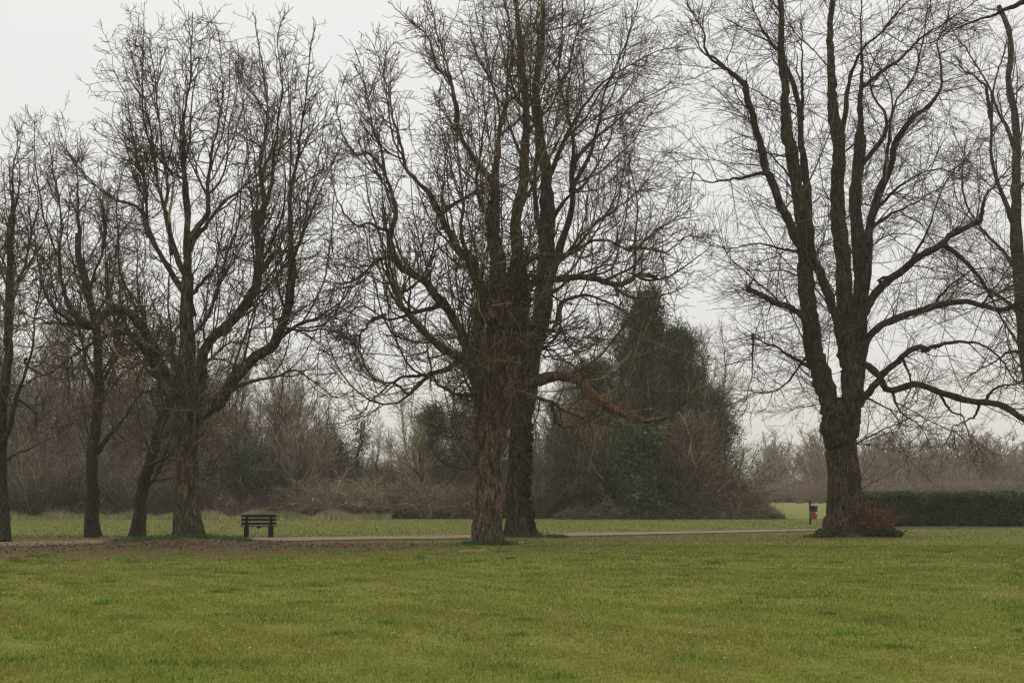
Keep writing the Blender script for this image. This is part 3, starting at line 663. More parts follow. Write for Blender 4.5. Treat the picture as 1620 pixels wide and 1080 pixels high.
T3 = """
50 43 d0 : 1337,852 1337,820 1336,773 1333,730 1331,690 1328,655 1327,630
36 28 d-.3 : 1318,690 1315,650 1304,610 1295,567 1288,540 1284,514
28 20 d-.6 : 1284,520 1277,461 1275,391 1266,338 1259,286 1252,233
20 9 d-1.0 : 1252,240 1247,200 1240,150 1235,83 1238,33 1234,0
15 9.5 d-2.2 : 1270,391 1252,356 1231,314 1214,271 1203,240 1196,208 1187,167 1180,133
9.5 5 : 1180,133 1163,118 1147,107 1120,83 1113,50 1097,23 1087,0
8 4 : 1176,130 1140,95 1120,84 1105,60 1092,30
7 3 : 1203,275 1175,279 1150,280 1117,287 1098,273 1080,268 1060,240
9 4 : 1240,90 1227,70 1207,47 1193,20 1188,-10
16 7 d1.2 : 1282,400 1283,377 1282,314 1273,250 1268,200 1263,160 1250,123 1240,95
9 4 : 1268,190 1268,150 1267,110 1270,60 1268,30
38 30 d.3 : 1340,690 1346,650 1345,610 1340,570 1340,532
28 20 d.5 : 1340,532 1337,479 1333,391 1326,338 1326,279 1326,215 1318,185
18 8 d.8 : 1318,195 1318,167 1317,100 1317,50 1317,0
12 6 : 1328,215 1333,200 1343,140 1367,80 1388,62 1410,35 1440,0
28 18 d1.6 : 1352,610 1361,560 1361,514 1361,461 1357,391 1352,331 1358,268 1361,215
15 6 d2.0 : 1361,220 1362,190 1360,143 1363,83 1363,30 1363,0
11 5 : 1358,268 1372,247 1390,225 1400,205 1400,180 1385,150 1380,110 1395,70
18 9 d-.8 : 1362,500 1375,426 1379,356 1390,310 1407,264 1418,222 1443,187
9 4 : 1443,187 1477,153 1490,110 1483,67 1500,27 1503,0
8 4 : 1396,300 1402,240 1408,190 1417,157 1443,123 1460,73 1473,0
8 4 : 1360,140 1390,115 1423,93 1457,60 1500,37 1547,0
18 14 d-1 : 1335,560 1326,514 1309,461 1297,430 1287,412 1281,380
11 8 d-2 : 1276,505 1262,490 1238,479 1214,468 1196,462 1182,457
10 6 d-1.6 : 1298,595 1280,580 1262,570 1247,563 1220,548 1200,538 1190,528
5 2 d-1.8 : 1190,528 1190,545 1187,590 1183,620 1180,647
5 3 d-2 : 1186,458 1190,448 1196,440 1192,434
14 9 d-1.4 : 1362,500 1380,470 1397,451 1432,430 1460,405 1491,384 1502,370 1548,352
9 4 : 1548,352 1556,335 1562,314 1575,290 1586,275 1600,262 1615,250
9 6 : 1491,386 1520,409 1541,433 1569,472 1590,500 1605,525 1622,552 1650,580
13 7 d-2.5 : 1366,560 1372,539 1397,511 1432,497 1477,486 1527,479 1551,486 1586,493 1611,482 1640,460
6 3 : 1477,486 1490,465 1502,451 1537,433 1572,430 1600,440
13 8 d-3.2 : 1352,650 1362,632 1380,613 1400,590 1427,567 1447,550 1467,552
8 5 : 1460,555 1485,548 1507,543 1547,547 1580,567 1600,590 1613,607 1630,620
12 9 d-3.6 : 1358,590 1367,573 1390,593 1407,617 1447,607 1480,617 1513,628 1547,635 1573,637 1600,650 1640,675
6 4 : 1557,637 1570,622 1587,610 1607,607 1640,600
6 3 : 1550,640 1545,655 1533,665 1510,673 1505,682 1500,692
6 3 : 1407,617 1425,650 1450,670 1470,700
6 3 : 1480,617 1500,650 1520,660 1540,700 1545,720
6 3 : 1360,620 1390,640 1415,655 1430,690
5 3 : 1432,575 1440,610 1430,640 1425,670
8 3 : 1390,440 1420,435 1450,400 1480,340 1500,290 1530,250 1555,200
7 3 : 1388,330 1430,290 1470,270 1510,275 1545,290
7 3 : 1379,360 1400,345 1430,330 1470,310 1510,290
6 3 : 1275,400 1240,395 1200,385 1150,395 1110,380
6 3 : 1284,560 1250,600 1220,620 1190,625 1160,640
6 2 : 1262,300 1230,250 1210,230 1180,215 1150,225
"""
rng = np.random.default_rng(404)
PP, RR = trace(T3, T3B[1], rng, spread=.35, wig=.045)
b4_ = np.array([PP[0][0, 0], T3B[1], float(H(*T3B)) - .1])
root3, pool3 = full_tree('lime_tree', 'tall many stemmed bare tree with rust coloured shoots round its foot, beside the hedge', 'tree', b4_, PP, RR, rng, M['bark3'], M['twig_red'],
          lime(1.55, .22), dome(PP[0][0, 0] + .6, T3B[1], 9.5, 27), ctr=(PP[0][0, 0], T3B[1]), flare=.62, sides=34, nlob=7)
def shoots(root, base, cx, cy, rx, ry, n, hgt, seed, mleaf, mtwig, name='basal_shoots', ring=False, lsz=.035, per=9, crown=None):
    r = np.random.default_rng(seed)
    a = r.uniform(0, 2 * np.pi, n); q = np.sqrt(r.uniform(0, 1, n)) if not ring else r.uniform(.75, 1.1, n)
    x, y = cx + np.cos(a) * q * rx, cy + np.sin(a) * q * ry; z = H(x, y)
    hh = hgt * r.uniform(.5, 1.1, n) * (1 - (.55 * q ** 2 if not ring else 0))
    k = 5; t = np.linspace(0, 1, k)[None, :, None]
    d = np.stack([np.cos(a) * .35 * q + r.normal(0, .15, n), np.sin(a) * .35 * q + r.normal(0, .15, n), np.ones(n)], 1) * hh[:, None]
    Pp = np.stack([x, y, z], 1)[:, None] + d[:, None] * t + r.normal(0, .015, (n, k, 3))
    g = MB(); g.tubes(Pp, np.repeat(np.linspace(.008, .004, k)[None], n, 0), 3); g.build(name, mtwig, root, base, smooth=False)
    c = Pp[r.integers(0, n, n * per), r.integers(1, k, n * per)] + r.normal(0, .05, (n * per, 3)); c[:, 2] = np.maximum(c[:, 2], .02)
    V, F = leaves_at(c, lsz, r); return mesh(name.replace('shoots', 'leaves'), V, [F], mleaf, root, base, smooth=False)
tx, ty = PP[0][0, 0], T3B[1]
shoots(root3, b4_, tx + 1.0, ty - .3, .60, .55, 480, 1.25, 1, M['rust_leaf'], M['twig'])
shoots(root3, b4_, tx - .05, ty - .1, .5, .6, 70, .5, 2, M['rust_leaf'], M['twig'], ring=True)
shoots(root3, b4_, tx + 1.15, ty - .6, .80, .45, 220, .34, 3, M['ivy_green'], M['twig'], 'ground_ivy_shoots', lsz=.06)
shoots(root3, b4_, tx - .6, ty - .45, .6, .4, 110, .34, 4, M['ivy_green'], M['twig'], 'ground_ivy_shoots', lsz=.05)

T4 = """
36 20 d0 : 1652,838 1648,760 1640,680 1630,600 1620,520 1615,461 1609,400
20 7 : 1609,405 1608,356 1608,286 1611,215 1607,170 1597,127 1597,60 1580,10
11 5 : 1610,370 1596,330 1583,296 1569,250 1567,200 1567,150 1550,115 1530,80 1513,60 1500,20
8 4 : 1567,180 1552,140 1520,110 1480,90
9 4 : 1608,240 1590,200 1575,150 1590,90 1600,40
9 4 : 1612,440 1590,400 1560,370 1535,330 1525,280 1530,220
9 4 : 1620,500 1590,470 1560,455 1530,440 1500,410
9 4 : 1630,560 1660,500 1680,420 1690,340 1700,240
9 4 : 1615,430 1640,380 1660,300 1665,200 1650,100
8 4 : 1625,560 1590,560 1560,580 1530,600
7 3 : 1609,300 1640,260 1660,200
"""
rng = np.random.default_rng(505)
PP, RR = trace(T4, 64, rng)
b5_ = np.array([PP[0][0, 0], 64, -.05])
full_tree('lime_tree', 'paler bare tree at the right edge, standing further back beside the hedge', 'tree', b5_, PP, RR, rng, M['bark3'], M['twig'], lime(1.0, .4), dome(PP[0][0, 0], 64, 7.5, 25), flare=.3, sides=20)

SL = {'a': """
20 9 d0 : 4,857 4,800 3,760 2,700 4,650 8,600 12,540 16,450 18,391 20,340
9 3 : 20,345 21,303 27,250 28,200
10 4 : 3,700 15,670 23,630 33,590 45,560 55,510 65,450 62,390
7 3 : 5,680 -15,640 -40,600 -60,540
7 3 : 14,500 0,450 -15,400 -20,330
7 3 : 16,460 35,420 50,370 60,320 52,280
5 2 : 23,630 45,640 62,660 50,690 70,650
6 2 : 4,740 30,720 60,700 90,690 115,670
5 2 : 40,570 70,590 100,600
""", 'b': """
20 10 d0 : 147,849 149,800 152,757 152,713 157,673 159,607 159,557 152,500 140,450 128,410 124,370
9 3 : 125,375 125,314 122,270 128,220
10 5 d-1 : 158,712 163,703 175,690 187,673 213,633 240,617 262,612
7 3 : 159,610 175,580 190,545 200,500 195,450 190,400
6 3 : 157,620 140,590 125,560 110,540 95,500
6 3 : 140,455 155,410 165,360 160,310 168,260
5 2 : 156,680 140,650 125,660 100,680 70,690
6 3 : 150,500 175,460 180,400 190,350
""", 'c': """
19 11 d0 : 217,849 222,800 228,765 240,723 253,673 264,645 272,610 285,580 290,540
8 3 d-1.2 : 243,730 262,722 283,717 300,712
8 3 d1.5 : 247,700 270,690 290,683 320,690
6 3 : 230,765 250,758 283,752 320,752 345,740
7 3 : 284,580 300,540 320,500 330,450
6 3 : 255,665 240,630 225,600 205,580
5 3 : 262,650 285,620 310,600
"""}
SLAB = {'a': ('slender mossy footed bare tree at the far left edge', 48.4), 'b': ('slender upright bare tree with green mossy foot, left of the leaning one', 52.0), 'c': ('thin leaning bare tree tucked left of the big chestnut trunk', 52.2)}
for i, (kk, txt) in enumerate(SL.items()):
    rng = np.random.default_rng(600 + i); lab, Y = SLAB[kk]
    if kk == 'a': Y = 47.3
    PP, RR = trace(txt, Y, rng)
    bs = np.array([PP[0][0, 0], Y, -.05])
    full_tree('slender_tree', lab, 'tree', bs, PP, RR, rng, M['bark4'], M['twig'], chestnut(1.1, .55), dome(PP[0][0, 0] + .5, Y, 4.2, 14.8 if kk != 'c' else 9.5), flare=.25, sides=20)

# generic trees (out of frame ones whose twigs reach in, and the woods)
def generic_parts(Ht, r0, rng, levels, lean=.05, forks=0, t0=.25):
    k = K; t = np.linspace(0, 1, k); P0 = np.zeros((k, 3)); P0[:, 2] = t * Ht
    d = rng.normal(0, lean, 2) * Ht
    for c in range(2): P0[:, c] = d[c] * t ** 1.5 + smooth_noise(rng, k, .018 * Ht)
    PP = P0[None]; RR = (r0 * (1 - t) ** .8 + .012)[None]
    if forks:
        a, b_ = grow(PP, RR, rng, 0, Ht * .6, (14, 35), .1, .10, K, r0 * .6, .012, t0=.12, t1=.5, exact=forks); PP = np.concatenate([PP, a]); RR = np.concatenate([RR, b_])
    pool = [(PP, RR)]
    for lv in levels:
        kw = dict(lv); src = kw.pop('src', [-1]); sd = kw.pop('sides', 3); o1 = []
        for s_ in src:
            kw2 = dict(kw)
            if s_ == 0: kw2['t0'] = t0
            o1.append(grow(*pool[s_], rng, **kw2))
        pool.append((np.concatenate([q[0] for q in o1]), np.concatenate([q[1] for q in o1])))
    return pool
def generic_tree(name, label, cat, loc, pool, bm, tm, group=None):
    root = thing(name, label, cat, loc, group); g = MB(); g.tubes(*pool[0], 7)
    g.build('trunk', bm, root); g = MB()
    for a, b_ in pool[1:]: g.tubes(a, b_, 3)
    g.build('crown', tm, root, smooth=False); return root
rng = np.random.default_rng(700)
lv = chestnut(.9, .5)
pool = generic_parts(15, .22, rng, lv, forks=3); generic_tree('slender_tree', 'bare tree just outside the left edge, only its twig tips showing', 'tree', (P(-95, 800, 52)[0], 52, 0), pool, M['bark4'], M['twig'])
# near tree outside the right edge with one limb reaching into the top right corner
OV = """
60 30 d0 : 1960,1000 1955,700 1945,400 1930,150 1925,20
22 12 d-1 : 1930,150 1850,90 1760,40 1680,5 1640,-6
12 4 d-2 : 1640,-6 1620,3 1598,14 1580,23 1562,29 1547,33 1525,43 1507,50 1495,52 1478,53
3 2 d-2.2 : 1585,21 1560,12 1540,-5
3 1.6 d-2.3 : 1540,36 1520,30 1500,32 1480,26
20 8 : 1925,60 1900,-60 1880,-200
20 8 : 1935,200 2000,60 2050,-100
"""
PP, RR = trace(OV, 25, rng, wig=.02); ob = np.array([PP[0][0, 0], 25, 0.])
PP[0][0, 2] = 0
ovr = thing('overhanging_tree', 'nearest tree, only a dark bough of it crossing the top right corner', 'tree', ob); g = MB(); g.tubes(PP, RR, 12, rough=.03, rng=rng); g.build('trunk', M['bark3'], ovr, ob)
a, b_ = grow(PP[2:], RR[2:], rng, .8, .5, (30, 60), 0, .15, 5, .006, .003, t0=.3, t1=1); g = MB(); g.tubes(a, b_, 3)
a, b_ = grow(PP[5:], RR[5:], rng, 2.0, 2.2, (30, 70), .3, .15, 7, .03, .008); g.tubes(a, b_, 3); a, b_ = grow(a, b_, rng, 3, .8, (30, 70), .3, .15, 5, .012, .005); g.tubes(a, b_, 3); g.build('crown', M['twig_red'], ovr, ob, smooth=False)

# ------------------------------------------------------------------ woods behind
def wlv(k=1.0, L=1.0, trop=.35):
    return [dict(dens=2.2 * k, L=2.6 * L, ang=(20, 60), trop=trop, wander=.14, k=8, rr=.030, rtip=.010, src=[0]),
            dict(dens=2.6 * k, L=1.35 * L, ang=(25, 70), trop=trop, wander=.18, k=5, rr=.018, rtip=.010, src=[0, 1]),
            dict(dens=3.0 * k, L=.75 * L, ang=(25, 60), trop=trop, wander=.16, k=4, rr=.013, rtip=.009, src=[1, 2])]
rng = np.random.default_rng(801)
woodv = []
for i in range(6):
    pool = generic_parts(10, .07 + .025 * (i % 3), rng, wlv(1.0, 1.0), lean=.05, forks=2 + i % 3)
    woodv.append(pool)
protos = {}
def place(kind, key, build, loc, rz, s, label, group):
    """first use builds the thing, later uses copy it and its parts"""
    if key not in protos:
        o = build(label, group); o.location = [float(c) for c in loc]; o.rotation_euler = (0, 0, rz); o.scale = s; protos[key] = o; return o
    return copy_thing(protos[key], loc, rz, s, label, group)
zones = [(-70, 120, 'bare thin tree in the brown wood behind the far left grass', 'wood trees behind the left grass'),
         (120, 330, 'bare thin tree in the wood seen between the slender trunks', 'wood trees between the slender trunks'),
         (330, 520, 'bare thin tree in the wood behind the bench', 'wood trees behind the bench'),
         (520, 880, 'bare thin tree in the thinner wood left and right of the middle trunks', 'wood trees in the middle')]
for zi, (x0, x1, lab, grp) in enumerate(zones):
    cnt = [24, 26, 20, 18][zi]
    for j in range(cnt):
        px = x0 + (x1 - x0) * (j + rng.uniform(.1, .9)) / cnt; Y = rng.uniform(97, 122); v_ = int(rng.integers(0, 6))
        ht = [1.5, 1.4, 1.3, 1.15][zi] * rng.uniform(.7, 1.15)
        if 495 < px < 640: ht *= .72
        X_ = (px - 810) / FPX * Y
        place('tree', ('w', v_), lambda l, g_: generic_tree('wood_tree', l, 'tree', (0, 0, 0), woodv[v_], M['twig_pale'] if v_ in (1, 4) else M['bark4'], M['twig_scrub'] if v_ in (1, 4) else M['twig_wood'], g_), (X_, Y, float(H(X_, Y)) - .1), rng.uniform(0, 6.28), (ht * rng.uniform(.85, 1.1),) * 2 + (ht,), lab, grp)

def shrub_pool(rng, n, hgt, rad, arch):
    a = rng.uniform(0, 2 * np.pi, n); q = np.sqrt(rng.uniform(0, 1, n)) * rad * .55; k = 9
    base = np.stack([np.cos(a) * q, np.sin(a) * q, np.zeros(n)], 1); a2 = a + rng.normal(0, .8, n)
    d = nrm(np.stack([np.cos(a2) * rng.uniform(.1, .7, n), np.sin(a2) * rng.uniform(.1, .7, n), np.ones(n)], 1)); p = base; o_ = [p]
    s = (hgt * rng.uniform(.55, 1.25, n) / (k - 1))[:, None]
    for j in range(k - 1):
        d = nrm(d + rng.normal(0, .13, (n, 3)) + np.array([0, 0, -arch]) * s); p = p + d * s; o_.append(p)
    C = np.stack(o_, 1); C[:, :, 2] = np.maximum(C[:, :, 2], 0); R = np.repeat(np.linspace(.018, .007, k)[None], n, 0)
    a1, b1 = grow(C, R, rng, 1.8, .8, (25, 70), .1, .18, 5, .011, .006, t0=.1); a2, b2 = grow(a1, b1, rng, 1.6, .4, (25, 60), 0, .15, 4, .008, .0055)
    return [(C, R), (a1, b1), (a2, b2)]
def shrub(name, label, group, pool, tm, leaf=None, leafm=None, rng=None, hgt=3):
    root = thing(name, label, 'shrub', (0, 0, 0), group); g = MB()
    for a, b_ in pool: g.tubes(a, b_, 3)
    g.build('stems', tm, root, smooth=False)
    if leaf:
        A = pool[1][0]; n = leaf; c = A[rng.integers(0, len(A), n), rng.integers(0, A.shape[1], n)] + rng.normal(0, .12, (n, 3))
        c = c[(c[:, 2] > .02) & (rng.uniform(0, 1, n) < 1.1 - c[:, 2] / hgt)]
        V, F = leaves_at(c, .055, rng); mesh('leaves', V, [F], leafm, root, smooth=False)
    return root
rng = np.random.default_rng(802)
shv = [shrub_pool(rng, 260, 3.6, 1.9, .10), shrub_pool(rng, 300, 3.0, 2.0, .28), shrub_pool(rng, 240, 4.2, 1.7, .06), shrub_pool(rng, 170, 3.4, 1.3, .42)]
def sh_build(v_):
    def f(l, g_):
        if v_ == 3: return shrub('shrub', l, g_, shv[3], M['twig_pale'])
        return shrub('shrub', l, g_, shv[v_], [M['twig_wood'], M['twig_red'], M['twig_scrub']][v_], 2600, M['ivy_brown'] if v_ != 1 else M['dead_leaf'], np.random.default_rng(9 + v_), 3.4)
    return f
rows = [(94.5, -80, 880, 36), (97.5, -80, 880, 34), (101, -80, 880, 30), (105, -80, 880, 26), (111, -80, 1160, 34), (115, -80, 880, 24)]
for Yr, x0, x1, cnt in rows:
    for j in range(cnt):
        px = x0 + (x1 - x0) * (j + rng.uniform(.2, .8)) / cnt; Y = Yr + rng.uniform(-1, 1.5); X_ = (px - 810) / FPX * Y
        v_ = int(rng.choice([0, 1, 2])); s = rng.uniform(.85, 1.35)
        if Yr > 100: s *= 1.35
        if 480 < px < 880: s *= .8
        if 490 < px < 640: s *= .88
        if 300 < px < 480 and Yr < 96: v_ = 1; s *= .6
        if Yr < 96 and (470 < px < 620 or 660 < px < 740): v_ = 3; s = rng.uniform(.8, 1.1)
        if v_ == 3: Y = 92.9 + .4 * (j % 3); X_ = (px - 810) / FPX * Y
        z = 'left' if px < 300 else 'bench' if px < 480 else 'middle'
        lab = {'left': 'dense brown leafless shrub along the wood edge behind the slender trees', 'bench': 'low dark bramble shrub along the wood edge behind the bench', 'middle': 'tangled leafless shrub on the wood edge between bench and ivy thicket'}[z]
        if v_ == 3: lab = 'pale arching bramble bush spilling onto the grass edge'
        place('shrub', ('s', v_), sh_build(v_), (X_, Y, float(H(X_, Y)) - .05), rng.uniform(0, 6.28), (s * 1.1, s * 1.1, s), lab, {'left': 'shrubs on the left wood edge', 'bench': 'shrubs behind the bench', 'middle': 'shrubs in the middle wood edge'}[z] if v_ != 3 else 'pale arching bushes')

# ivy clad trees
def ivy_tree(name, label, px, Y, top_px, prof, seed, nleaf, lm, tm, ntw=1.0, lsz=.07, group=None, cat='tree'):
    """prof: list of (height fraction, radius m) for the ivy mass"""
    r = np.random.default_rng(seed); X_ = (px - 810) / FPX * Y; z0 = float(H(X_, Y)); Ht = (HOR - top_px) / FPX * Y + EYE - z0
    root = thing(name, label, cat, (X_, Y, z0 - .05), group)
    t = np.linspace(0, 1, K); P0 = np.stack([smooth_noise(r, K, .25), smooth_noise(r, K, .25), t * Ht * .97], 1); R0 = .22 * (1 - t) + .02
    g = MB(); g.tubes(P0, R0, 9); g.build('trunk', M['bark4'], root)
    hs, rs = zip(*prof)
    n1 = int(Ht * 16 * ntw); tt = r.uniform(.04, .96, n1); j = (tt * (K - 1)).astype(int); a = r.uniform(0, 2 * np.pi, n1); L = np.interp(tt, hs, rs) * r.uniform(.75, 1.2, n1)
    k = 9; d = nrm(np.stack([np.cos(a), np.sin(a), r.uniform(-.05, .45, n1)], 1)); p = P0[j]; o_ = [p]; s = (L / (k - 1))[:, None]
    for q in range(k - 1):
        d = nrm(d + r.normal(0, .14, (n1, 3)) + np.array([0, 0, .22]) * s * 2); p = p + d * s; o_.append(p)
    A = np.stack(o_, 1); A[:, :, 2] = np.maximum(A[:, :, 2], .1); RA = np.repeat(np.linspace(.03, .010, k)[None], n1, 0)
    b1, rb1 = grow(A, RA, r, 2.1 * ntw, 1.7, (20, 65), .30, .16, 6, .016, .009, t0=.3); b2, rb2 = grow(b1, rb1, r, 2.6, .7, (20, 55), .4, .15, 4, .010, .006, t0=.1)
    g = MB(); g.tubes(A, RA, 4); g.tubes(b1, rb1, 3); g.tubes(b2, rb2, 3); g.build('crown', tm, root, smooth=False)
    # ivy: clumps along the branches
    nc = nleaf // 26; ci = r.integers(0, n1, nc); ct = r.uniform(.05, .88, nc) ** .8; cj = np.minimum((ct * (k - 1)).astype(int), k - 1)
    cc = A[ci, cj] + r.normal(0, .15, (nc, 3)); cs = r.uniform(.10, .55, nc)
    li = r.integers(0, nc, nleaf); C = cc[li] + r.standard_normal((nleaf, 3)) * cs[li, None]
    C = C[C[:, 2] > .03]; V, F = leaves_at(C, lsz, r)
    mesh('ivy', V, [F], lm, root, smooth=False)
    return root
ivy_tree('ivy_clad_tree', 'tallest pointed ivy covered tree in the dark thicket right of middle', 1026, 97, 436, [(0, 5.8), (.2, 5.9), (.4, 5.0), (.6, 3.7), (.8, 2.3), (.93, 1.2), (1, .3)], 1, 90000, M['ivy_brown'], M['twig_wood'], 1.25)
ivy_tree('ivy_clad_tree', 'ivy covered tree forming the right shoulder of the dark thicket', 1076, 96.5, 500, [(0, 4.2), (.3, 4.2), (.5, 3.6), (.7, 2.8), (.9, 1.7), (1, .5)], 2, 50000, M['ivy_brown'], M['twig_wood'], 1.2)
ivy_tree('ivy_clad_tree', 'shorter leaning ivy covered tree at the right end of the dark thicket', 1122, 95, 600, [(0, 2.4), (.4, 2.9), (.7, 2.0), (1, .5)], 3, 12000, M['ivy_brown'], M['twig_wood'], 1.4)
ivy_tree('ivy_clad_tree', 'rounded brown and green tree on the left side of the dark thicket', 950, 99, 560, [(0, 3.6), (.4, 3.8), (.8, 2.4), (1, .5)], 4, 24000, M['ivy_brown'], M['twig_wood'], 1.5)
ivy_tree('holly_tree', 'low bright green leafy bush at the front of the dark thicket', 1012, 91.6, 680, [(0, 1.2), (.45, 2.4), (.8, 2.6), (1, .9)], 5, 17000, M['ivy_green'], M['twig_wood'], .6, .11)
ivy_tree('ivy_clad_tree', 'low wide brown tangle at the left foot of the dark thicket', 905, 95, 690, [(0, 2.6), (.5, 2.8), (1, .8)], 6, 13000, M['ivy_brown'], M['twig_wood'], 2.0)
ivy_tree('ivy_clad_tree', 'low brown tangle at the right foot of the dark thicket', 1090, 92.5, 660, [(0, 2.8), (.5, 2.8), (1, .8)], 16, 14000, M['dead_leaf'], M['twig_wood'], 2.0)
ivy_tree('ivy_clad_tree', 'broad dark ivy covered tree left of the middle trunk', 690, 101, 632, [(0, 2.0), (.4, 2.2), (.8, 1.5), (1, .5)], 7, 24000, M['ivy'], M['twig_wood'])
ivy_tree('ivy_clad_tree', 'narrow dark ivy covered tree nearest the middle trunk', 735, 103, 650, [(0, 1.7), (.4, 1.8), (.8, 1.2), (1, .4)], 8, 18000, M['ivy'], M['twig_wood'])
ivy_tree('ivy_clad_tree', 'ivy wrapped narrow tree in the gap, the left one', 531, 104, 668, [(0, .9), (.4, .6), (.8, .35), (1, .2)], 9, 5000, M['ivy_brown'], M['twig_wood'])
ivy_tree('ivy_clad_tree', 'ivy wrapped narrow tree in the gap, the right one', 575, 104, 655, [(0, .9), (.4, .6), (.8, .35), (1, .2)], 10, 5000, M['ivy_brown'], M['twig_wood'])
ivy_tree('ivy_clad_tree', 'dim green leafed tree in the wood above the bench', 405, 95.5, 712, [(0, 2.0), (.5, 2.0), (1, .4)], 11, 16000, M['ivy'], M['twig_wood'])
ivy_tree('pine_tree', 'tall brownish pine rising behind the wood right of the bench', 455, 135, 612, [(0, .4), (.4, .6), (.6, 2.0), (.9, 2.2), (1, 1.0)], 12, 10000, M['ivy_brown'], M['twig_wood'], .8)
ivy_tree('pine_tree', 'broad greyish evergreen far behind, left of the dark thicket', 905, 140, 560, [(0, 2.5), (.5, 4.0), (.8, 3.8), (1, 1.0)], 13, 14000, M['ivy_brown'], M['twig_wood'], 1.0)
def thorn(label, px, Y, ht, seed, mt, lean=.05, kk=1.3):
    r = np.random.default_rng(seed); lv = [dict(dens=2.4 * kk, L=3.6, ang=(25, 65), trop=.16, wander=.10, k=10, rr=.035, rtip=.012, src=[0]), dict(dens=2.2 * kk, L=1.9, ang=(20, 55), trop=.16, wander=.10, k=7, rr=.018, rtip=.010, src=[0, 1]), dict(dens=2.4, L=.9, ang=(20, 50), trop=.16, wander=.12, k=5, rr=.014, rtip=.009, src=[1, 2])]
    pl = generic_parts(ht, .13, r, lv, lean=lean, forks=3, t0=.12); X_ = (px - 810) / FPX * Y
    return generic_tree('thorn_tree', label, 'tree', (X_, Y, float(H(X_, Y)) - .1), pl, M['bark4'], mt)
thorn('bare twiggy tree sweeping outward at the right edge of the dark thicket', 1128, 94.5, 9.5, 31, M['twig_wood'])
thorn('taller bare twiggy tree poking out behind the right shoulder of the thicket', 1098, 98.5, 13.5, 32, M['twig_wood'])
thorn('bare twiggy tree at the left shoulder of the dark thicket', 965, 94, 9.5, 34, M['twig_wood'])
thorn('bare twiggy tree half hidden between the middle trunks and the thicket', 895, 94.5, 8.0, 35, M['twig_scrub'])
thorn('pale stemmed small tree in front of the dark ivy tree left of the middle trunk', 672, 93.5, 6.8, 36, M['twig_pale'])
thorn('small bare tree standing before the wood directly right of the bench', 470, 93.5, 6.5, 37, M['twig_scrub'])
# leaf littered bramble mound at the right end of the thicket
rng = np.random.default_rng(810)
def bramble(name, label, px0, px1, Y, hts, depth, n, nst, seed, lm, ragged=True):
    r = np.random.default_rng(seed); px = r.uniform(px0, px1, n); hm = np.interp(px, *zip(*hts)); u = r.uniform(-1, 1, n); y = Y + u * depth
    x = (px - 810) / FPX * Y; hm = hm * (.55 + .5 * np.clip(np.sin(px * .11) * np.sin(px * .037 + 1) + .8 * np.sin(px * .29) * .5, -.6, 1)) if ragged else hm; hm = hm * np.clip(np.minimum(px - px0, px1 - px) / 30, .05, 1) ** .7; z = hm * (1 - np.abs(u) ** 2.2) * (r.uniform(0, 1, n) ** .35) * (1 + .12 * np.sin(x * 2) * np.sin(y * 2))
    C = np.stack([x, y, H(x, y) + z + .03], 1) + np.abs(r.normal(0, .10, (n, 3))) * [1, 1, 1.4]; root = thing(name, label, 'shrub', ((px0 + px1 - 1620) / 2 / FPX * Y, Y, float(H(0, Y))))
    org = np.array(root.location); V, F = leaves_at(C, .06, r); mesh('leaves', V, [F], lm, root, org, smooth=False)
    i = r.integers(0, n, nst); st = C[i]; k = 6; d = nrm(r.normal(0, 1, (nst, 3)) + np.array([0, 0, .5])); p = st - d * .3; o_ = [p]
    for q in range(k - 1): d = nrm(d + r.normal(0, .25, (nst, 3)) + np.array([0, 0, -.08])); p = p + d * .16; o_.append(p)
    A = np.stack(o_, 1); A[:, :, 2] = np.maximum(A[:, :, 2], H(A[:, :, 0], A[:, :, 1]) + .01)
    g = MB(); g.tubes(A, np.repeat(np.linspace(.011, .006, k)[None], nst, 0), 3); g.build('stems', M['twig_wood'], root, org, smooth=False); return root
bramble('bramble_mound', 'leaf littered bramble mound sloping down at the right end of the thicket', 1070, 1222, 94, [(1070, 2.6), (1120, 3.2), (1160, 2.7), (1190, 1.8), (1222, .5)], 3.2, 26000, 7000, 1, M['dead_leaf'], False)
bramble('bramble_mound', 'low dark bramble strip along the front foot of the ivy thicket', 880, 1100, 91.5, [(880, .8), (950, 1.1), (1100, 1.3)], 1.3, 14000, 3000, 2, M['ivy_brown'])
bramble('bramble_mound', 'low purplish brown bramble bank behind the bench', 320, 520, 93.5, [(320, 1.3), (400, 1.9), (480, 1.7), (520, 1.2)], 2.0, 22000, 4000, 3, M['dead_leaf'])
bramble('bramble_mound', 'long low brown undergrowth at the foot of the left wood', -60, 320, 94.5, [(-60, 1.2), (150, 1.4), (320, 1.3)], 2.0, 26000, 8000, 4, M['dead_leaf'])
bramble('bramble_mound', 'low brown undergrowth left of the middle trunk', 520, 760, 94.5, [(520, .7), (650, .8), (760, .9)], 1.6, 16000, 5000, 5, M['dead_leaf'])

# dry grass fringe along the wood edge
r = np.random.default_rng(820); n = 16000; px = np.concatenate([r.uniform(-60, 620, n - 6000), r.uniform(340, 580, 6000)]); Y = 91.5 + r.normal(0, .9, n) - .3 * np.sin(px * .05); x = (px - 810) / FPX * Y
hh = r.uniform(.12, .62, n) * (1 + .5 * np.sin(px * .08) * np.sin(px * .021)); a = r.uniform(0, 6.28, n); z = H(x, Y); dv = r.normal(0, .25, (n, 2)) * hh[:, None]
V = np.stack([np.stack([x - .014, Y, z], 1), np.stack([x + .014, Y, z], 1), np.stack([x + dv[:, 0], Y + dv[:, 1], z + hh], 1)], 1).reshape(-1, 3)
tag(mesh('dry_grass', V, [np.arange(3 * n).reshape(-1, 3)], M['straw'], smooth=False), 'dry straw coloured grass fringe along the wood edge', 'grass', kind='stuff')

